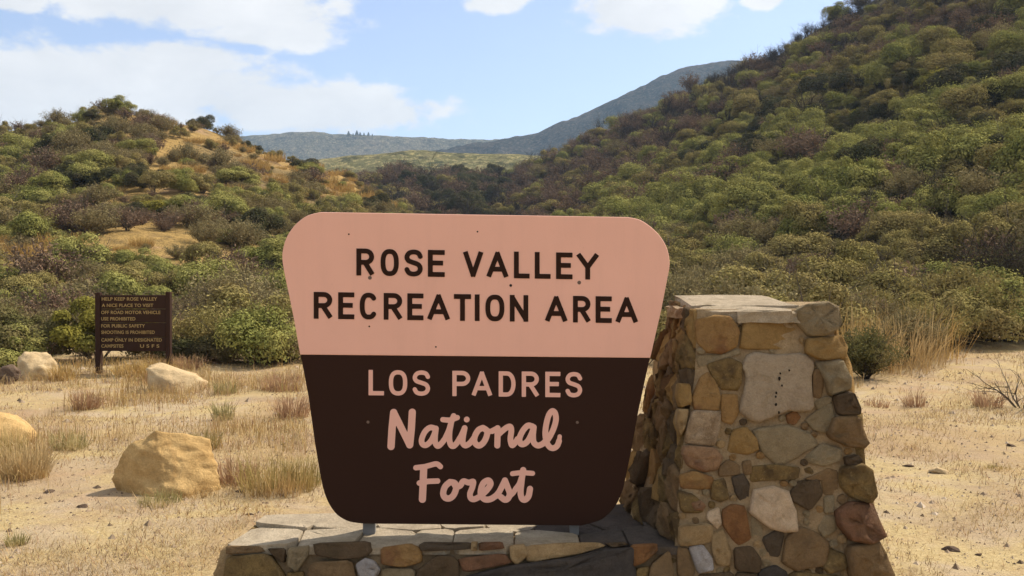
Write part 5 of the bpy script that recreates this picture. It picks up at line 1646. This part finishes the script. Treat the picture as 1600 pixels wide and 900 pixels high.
def near_plants():
    def at(px, py): g = on_ground(px, py); return Vector((g.x, g.y, gz(g.x, g.y)))
    # the belt of bushes right of the pillar: (column, foot row, top row, kind, material, label)
    belt = [(1352, 592, 508, 'sprays', 'darkgreen', 'dark green low bush just right of the pillar, casting a black shadow'),
            (1440, 566, 478, 'sprays', 'olive', 'grey green twiggy bush third from the pillar with an open crown'),
            (1545, 553, 455, 'sprays', 'olive', 'open olive bush with dark branches showing, at the right edge of the clearing'),
            (1478, 560, 492, 'sprays', 'olive', 'small yellow olive bush between the twiggy bush and the large open bush'),
            (1392, 575, 505, 'sprays', 'sage', 'grey sage bush next to the dark low bush'),
            (1600, 550, 470, 'sprays', 'sage', 'grey green bush cut off by the right picture edge'),
            (1500, 545, 430, 'sprays', 'olive', 'tall yellow green bush behind the twiggy bush on the right'),
            (1340, 560, 470, 'sprays', 'brownbrush', 'brown dry bush behind the dark low bush'),
            (1415, 572, 488, 'sprays', 'sage', 'grey green bush between the dark low bush and the open twiggy bush'),
            (1510, 556, 470, 'crown', 'olive', 'rounded olive bush in front of the tall yellow green bush on the right'),
            (1575, 552, 462, 'crown', 'evergreen', 'green bush just left of the bush cut by the right picture edge'),
            (1462, 540, 446, 'sprays', 'olive', 'olive green twiggy bush behind the open twiggy bush on the right'),
            (1375, 550, 462, 'sprays', 'olive', 'straw tinted olive bush behind the dark low bush'),
            (1545, 500, 385, 'twigs', 'darkbrush', 'dark leafless tangle of branches above the bushes on the right'),
            (1590, 500, 395, 'twigs', 'darkbrush', 'dark branchy shrub at the right edge above the green bushes')]
    for k, (px, fy, ty, kd, mt, lab) in enumerate(belt):
        p = at(px, fy)
        if fy < 520: p = Vector(((px - 800) / F * 27, 27, gz((px - 800) / F * 27, 27)))
        h = (fy - ty) / F * p.y if fy >= 520 else 2.3
        if kd == 'crown':
            plant('bush', lab, 'bush', p, crown(400 + k, 14, 11000, .026, tall=.95, loose=.2), MAT[mt], twigs(420 + k, 12, 1.0, .8, .016, 2, 3), MAT['darktwig'], scale=h / .95)
        elif kd == 'sprays':
            plant('bush', lab, 'bush', p, sprays(400 + k, 9500, .036, 1.2, .95, 110), MAT[mt], twigs(420 + k, 22, 1.35, .85, .014, 2, 3), MAT['darktwig'], scale=h / 1.2)
        else:
            plant('bush', lab, 'bush', p, sprays(400 + k, 900, .035, 1.25, .9, 60), MAT[mt], twigs(420 + k, 18, 1.7, .9, .02, 3, 3), MAT['darktwig'], scale=h / 1.6)
    # golden tall grass behind the pillar
    gl = [(1290, 500, 435, 'straw', 'tall golden grass clump rising behind the right top corner of the pillar'), (1320, 520, 455, 'straw', 'golden grass clump behind and right of the pillar top'),
          (1395, 520, 440, 'palestraw', 'pale golden grass stalks standing among the bushes right of the pillar'), (1425, 520, 440, 'straw', 'orange golden grass clump deeper among the bushes on the right'),
          (1365, 540, 470, 'palestraw', 'pale dry stalks above the dark low bush')]
    for k, (px, fy, ty, mt, lab) in enumerate(gl):
        Yd = (17.0, 16.6, 17.0, 18.0, 16.4)[k]; x = (px - 800) / F * Yd; p = Vector((x, Yd, gz(x, Yd)))
        h = CAM_Z + (430 - ty) / F * Yd - p.z
        plant('grass_clump', lab, 'grass', p, blades(440 + k, 330, max(h, .5) * .9, 1.1, .0055, .5, .8), MAT[mt], fname='blades')
    # single tufts on the dirt: (column, foot row, height px, half-width px, blades, material, label)
    tufts = [(432, 768, 78, 75, 460, 'rush', 'wide green and brown rush clump between the big boulder and the sign'),
             (470, 760, 66, 40, 240, 'rush', 'smaller rush clump tucked against the left edge of the sign'),
             (372, 752, 60, 40, 260, 'russet', 'russet dry stalks between the big boulder and the rush clump'),
             (108, 702, 40, 34, 260, 'greenblade', 'dark green low tuft on the dirt left of the big boulder'),
             (26, 852, 26, 20, 150, 'greenblade', 'small pale green weed low at the left of the picture'),
             (40, 745, 90, 46, 420, 'palestraw', 'tall pale straw grass at the left edge, above the lone dark stone'),
             (12, 722, 66, 36, 300, 'rush', 'green rush tuft below the boulder at the left edge'),
             (134, 634, 44, 26, 190, 'russet', 'reddish dry weed on the dirt below the notice board post'),
             (322, 700, 44, 26, 220, 'rush', 'brownish tuft rising behind the right shoulder of the big boulder'),
             (348, 655, 44, 20, 180, 'greenblade', 'upright grey green tuft behind the big boulder'),
             (352, 612, 30, 22, 160, 'greenblade', 'low green tuft right of the wedge shaped boulder'),
             (246, 592, 44, 30, 300, 'straw', 'golden grass in front of the notice board, left of the wedge boulder'),
             (205, 588, 40, 30, 260, 'straw', 'golden grass below the lettering of the notice board'),
             (290, 578, 30, 40, 260, 'russet', 'russet grass behind the wedge shaped boulder'),
             (96, 592, 40, 24, 220, 'straw', 'golden grass at the right foot of the pale rounded boulder'),
             (455, 650, 54, 34, 260, 'russet', 'reddish dry weeds beside the lower left edge of the sign'),
             (440, 608, 40, 40, 260, 'russet', 'reddish brown weeds at the edge of the brush left of the sign'),
             (250, 790, 26, 46, 240, 'greenblade', 'low weeds in the shade at the foot of the big boulder'),
             (300, 776, 18, 40, 220, 'palestraw', 'yellow grass fringe under the right side of the big boulder'),
             (1430, 632, 36, 22, 130, 'russet', 'reddish twiggy weed standing on the dirt right of the pillar'),
             (1545, 634, 40, 28, 150, 'russet', 'reddish brown twiggy weed near the right edge of the dirt'),
             (1370, 632, 18, 24, 100, 'russet', 'low dry weed on the dirt beside the pillar'),
             (1560, 732, 10, 26, 130, 'rush', 'flat dark dead weed on the dirt at the right')]
    for k, (px, fy, hp, wp, n, mt, lab) in enumerate(tufts):
        p = at(px, fy); s = p.y / F
        plant('grass_tuft', lab, 'grass', p, blades(500 + k, n, hp * s, wp * s, max(.0028, .55 * s), .4 if mt in ('rush', 'greenblade') else .55, .75), MAT[mt], fname='blades')
    # bare branch at the right edge
    p = at(1596, 636)
    plant('dead_branch', 'grey bare branch bending over the dirt at the right picture edge', 'branch', p, twigs(600, 7, .8, 1.2, .012, 2, 3), MAT['twig'], fname='twigs')
    # bright and dark bushes on the left behind the notice board
    lb = [(150, 18.6, 428, 2.2, 'lime', 'crown', 'bright yellow green bush right behind the top of the notice board'),
          (30, 18.4, 440, 2.1, 'darkgreen', 'crown', 'large green bush with yellow tips above the pale rounded boulder'),
          (90, 20.5, 470, 1.6, 'sage', 'sprays', 'grey twiggy bush left of the notice board'),
          (330, 18.3, 470, 1.8, 'olive', 'sprays', 'olive bush right of the notice board'),
          (395, 18.6, 470, 1.9, 'darkgreen', 'crown', 'dark green bush midway between notice board and sign'),
          (440, 18.0, 510, 1.5, 'sage', 'sprays', 'grey sage bush beside the left edge of the sign'),
          (345, 24.0, 405, 2.3, 'sage', 'sprays', 'pale grey bush behind the olive bush right of the notice board'),
          (300, 17.9, 520, 1.3, 'darkbrush', 'crown', 'low dark bush touching the right post of the notice board')]
    for k, (px, Yd, ty, wd, mt, kd, lab) in enumerate(lb):
        x = (px - 800) / F * Yd; z = gz(x, Yd); h = CAM_Z + (430 - ty) / F * Yd - z
        if kd == 'crown':
            fo = crown(640 + k, 15, 13000, .026, tall=h / wd * 1.6 / 1.15, loose=.2 if mt != 'olive' else .4) * (wd / 2)
            wo = twigs(660 + k, 14, h * .9, .9, .014, 2, 3)
        else:
            fo = sprays(640 + k, 8000, .03, h, wd / 2, 110); wo = twigs(660 + k, 18, h, .8, .012, 2, 3)
        plant('bush', lab, 'bush', (x, Yd, z - .03), fo, MAT[mt], wo, MAT['twig'])
    # pines on the far ridge
    for k, (px, h) in enumerate(((546, 10), (553, 6), (559, 11), (564, 8), (570, 7), (577, 8), (583, 5))):
        Yd = 1650; x = (px - 800) / F * Yd; zc = CAM_Z + (430 - 211) / F * Yd
        H = h / F * Yd * .85
        o = thing('pine_tree', 'dark pine standing in a small group on the skyline of the far ridge', 'tree', (x, Yd - 6, zc - 4), 'pines on the far ridge')
        rng = np.random.default_rng(700 + k); n = 260
        tt = rng.uniform(0.2, 1, n); a = rng.uniform(0, 6.28, n); rr = (1.1 - tt) * H * .42 * np.sqrt(rng.uniform(.1, 1, n))
        C = np.stack([rr * np.cos(a), rr * np.sin(a), tt * H], 1)
        link('crown', quads_mesh('crown', leaf_quads(C, rand_dirs(n, rng), np.full(n, H * .09), np.full(n, H * .05), rng)), MAT['darkbrush'], o)
        link('trunk', quads_mesh('trunk', np.array(tube([(0, 0, -3), (0, 0, H * .5), (0, 0, H * .95)], H * .03, H * .01))), MAT['darktwig'], o)


near_plants()


def ground_cover():
    rng = np.random.default_rng(31)
    n = 190000
    Yd = 3.6 * (21 / 3.6) ** rng.uniform(0, 1, n)
    X = rng.uniform(-.62, .62, n) * Yd
    dens = fbm(X / 1.1, Yd / 1.1, 4, 55) + .18 * fbm(X / .25, Yd / .25, 2, 58)
    left = np.where(X < 0, .06, -.06)
    k = dens + left + rng.normal(0, .18, n) > 0.10
    X, Yd = X[k], Yd[k]
    Z = terrain(X, Yd)[0]
    n = len(X)
    B = np.stack([X, Yd, Z - .004], 1)
    H = rng.uniform(.015, .055, n) * (1 + .9 * (rng.uniform(0, 1, n) > .93)) * np.clip(.6 + Yd / 14, .7, 1.6)
    a = rng.uniform(0, 6.283, n); ln = rng.uniform(.3, 1.7, n)
    T = B + np.stack([np.cos(a) * ln * H, np.sin(a) * ln * H, H], 1)
    S = np.stack([-np.sin(a), np.cos(a), np.zeros(n)], 1) * (.0012 + .00022 * Yd)[:, None]
    me = quads_mesh('dry_grass', np.stack([B - S, B + S, T], 1).reshape(-1, 3), 3)
    me.materials.append(MAT['palestraw']); me.materials.append(MAT['russet']); me.materials.append(MAT['brownbrush'])
    me.polygons.foreach_set('material_index', rng.choice(3, n, p=[.74, .13, .13]).astype(np.int32))
    tag(link('dry_grass', me), 'short pale straw covering the dirt', None, None, 'stuff')
    # longer tangled straw in drifts: round the notice board, at the left edge, by the big boulder
    n = 90000
    Yd = rng.uniform(6.0, 19.0, n); X = rng.uniform(-.58, .6, n) * Yd
    px, py = project(np.stack([X, Yd, np.zeros(n)], 1))
    dn = fbm(X / 1.6, Yd / 1.6, 4, 66) * .8 + fbm(X / .35, Yd / .35, 2, 68) * .35
    dn += np.where((px < 480) & (Yd > 9), .14, -.36) + np.where((px < 80) & (Yd > 6.6) & (Yd < 9.5), .7, 0) + np.where((px > 330) & (px < 500) & (Yd > 6.8) & (Yd < 11), .38, 0)
    dn += np.where((px > 190) & (px < 330) & (Yd > 13.5) & (Yd < 17.3), .35, 0) + np.where((px > 1330) & (Yd > 13), .12, 0)
    k = dn > rng.uniform(.05, .4, n)
    X, Yd = X[k], Yd[k]; n = len(X)
    B = np.stack([X, Yd, terrain(X, Yd)[0] - .005], 1)
    H = rng.uniform(.05, .20, n) * np.clip(.55 + Yd / 18, .8, 1.4); a = rng.uniform(0, 6.283, n); ln = np.abs(rng.normal(.5, .45, n))
    D = np.stack([np.cos(a), np.sin(a), np.zeros(n)], 1)
    Mi = B + D * (ln * H * .3)[:, None] + np.array([0, 0, 1.]) * (H * .6)[:, None]
    T = B + D * (ln * H)[:, None] + np.array([0, 0, 1.]) * (H * np.clip(1 - .45 * ln, .2, 1))[:, None]
    S = np.stack([-np.sin(a), np.cos(a), np.zeros(n)], 1) * (.0008 + .00021 * Yd)[:, None]
    me = quads_mesh('straw_grass', np.stack([B - S, B + S, Mi + S * .7, Mi - S * .7, Mi - S * .7, Mi + S * .7, T + S * .1, T - S * .1], 1).reshape(-1, 3))
    for m_ in ('palestraw', 'straw', 'russet', 'rush'): me.materials.append(MAT[m_])
    mi = rng.choice(4, n, p=[.5, .22, .18, .10]).astype(np.int32)
    me.polygons.foreach_set('material_index', np.repeat(mi, 2))
    tag(link('straw_grass', me), 'drifts of longer dry grass round the boulders and notice board', None, None, 'stuff')
    n = 14000
    Yd = 3.6 * (22 / 3.6) ** rng.uniform(0, 1, n); X = rng.uniform(-.62, .62, n) * Yd
    Z = terrain(X, Yd)[0]
    r = rng.uniform(.004, .012, n) * (1 + 1.6 * (rng.uniform(0, 1, n) > .95))* np.clip(.6 + Yd / 10, .8, 2.0)
    base = np.array([(1, 0, 0), (0, 1, 0), (-1, 0, 0), (0, -1, 0), (0, 0, .8)], float)
    tri = [(0, 1, 4), (1, 2, 4), (2, 3, 4), (3, 0, 4)]
    V = []
    jit = rng.uniform(.6, 1.3, (n, 5, 3))
    W = base[None] * jit * r[:, None, None] + np.stack([X, Yd, Z - .002], 1)[:, None, :]
    V = np.concatenate([W[:, t, :] for t in tri], 1).reshape(-1, 3)
    M = MatB('pebbles'); col = M.ramp(M.noise(3.7, 2, .5), [(.35, (.10, .07, .045)), (.5, (.30, .215, .135)), (.68, (.50, .40, .29))])
    MAT['pebble'] = M.principled(col, .9, .1)
    tag(link('gravel', quads_mesh('gravel', V, 3), MAT['pebble']), 'loose pebbles and dirt crumbs on the ground', None, None, 'stuff')


ground_cover()

# ------------------------------------------------------------------ haze
def build_haze():
    V = [(x, y, z) for z in (-9.0, 330.0) for (x, y) in ((-2500, -2500), (2500, -2500), (2500, 2500), (-2500, 2500))]
    me = mesh_from('haze', V, [[3, 2, 1, 0], [4, 5, 6, 7], [0, 1, 5, 4], [1, 2, 6, 5], [2, 3, 7, 6], [3, 0, 4, 7]])
    m = bpy.data.materials.new('haze'); m.use_nodes = True; nt = m.node_tree; nt.nodes.clear()
    out = nt.nodes.new('ShaderNodeOutputMaterial'); pv = nt.nodes.new('ShaderNodeVolumePrincipled')
    pv.inputs['Color'].default_value = (0.52, 0.74, 1.0, 1); pv.inputs['Density'].default_value = 0.0002; pv.inputs['Anisotropy'].default_value = 0.2
    nt.links.new(pv.outputs[0], out.inputs['Volume'])
    tag(link('haze', me, m), kind='stuff')


build_haze()
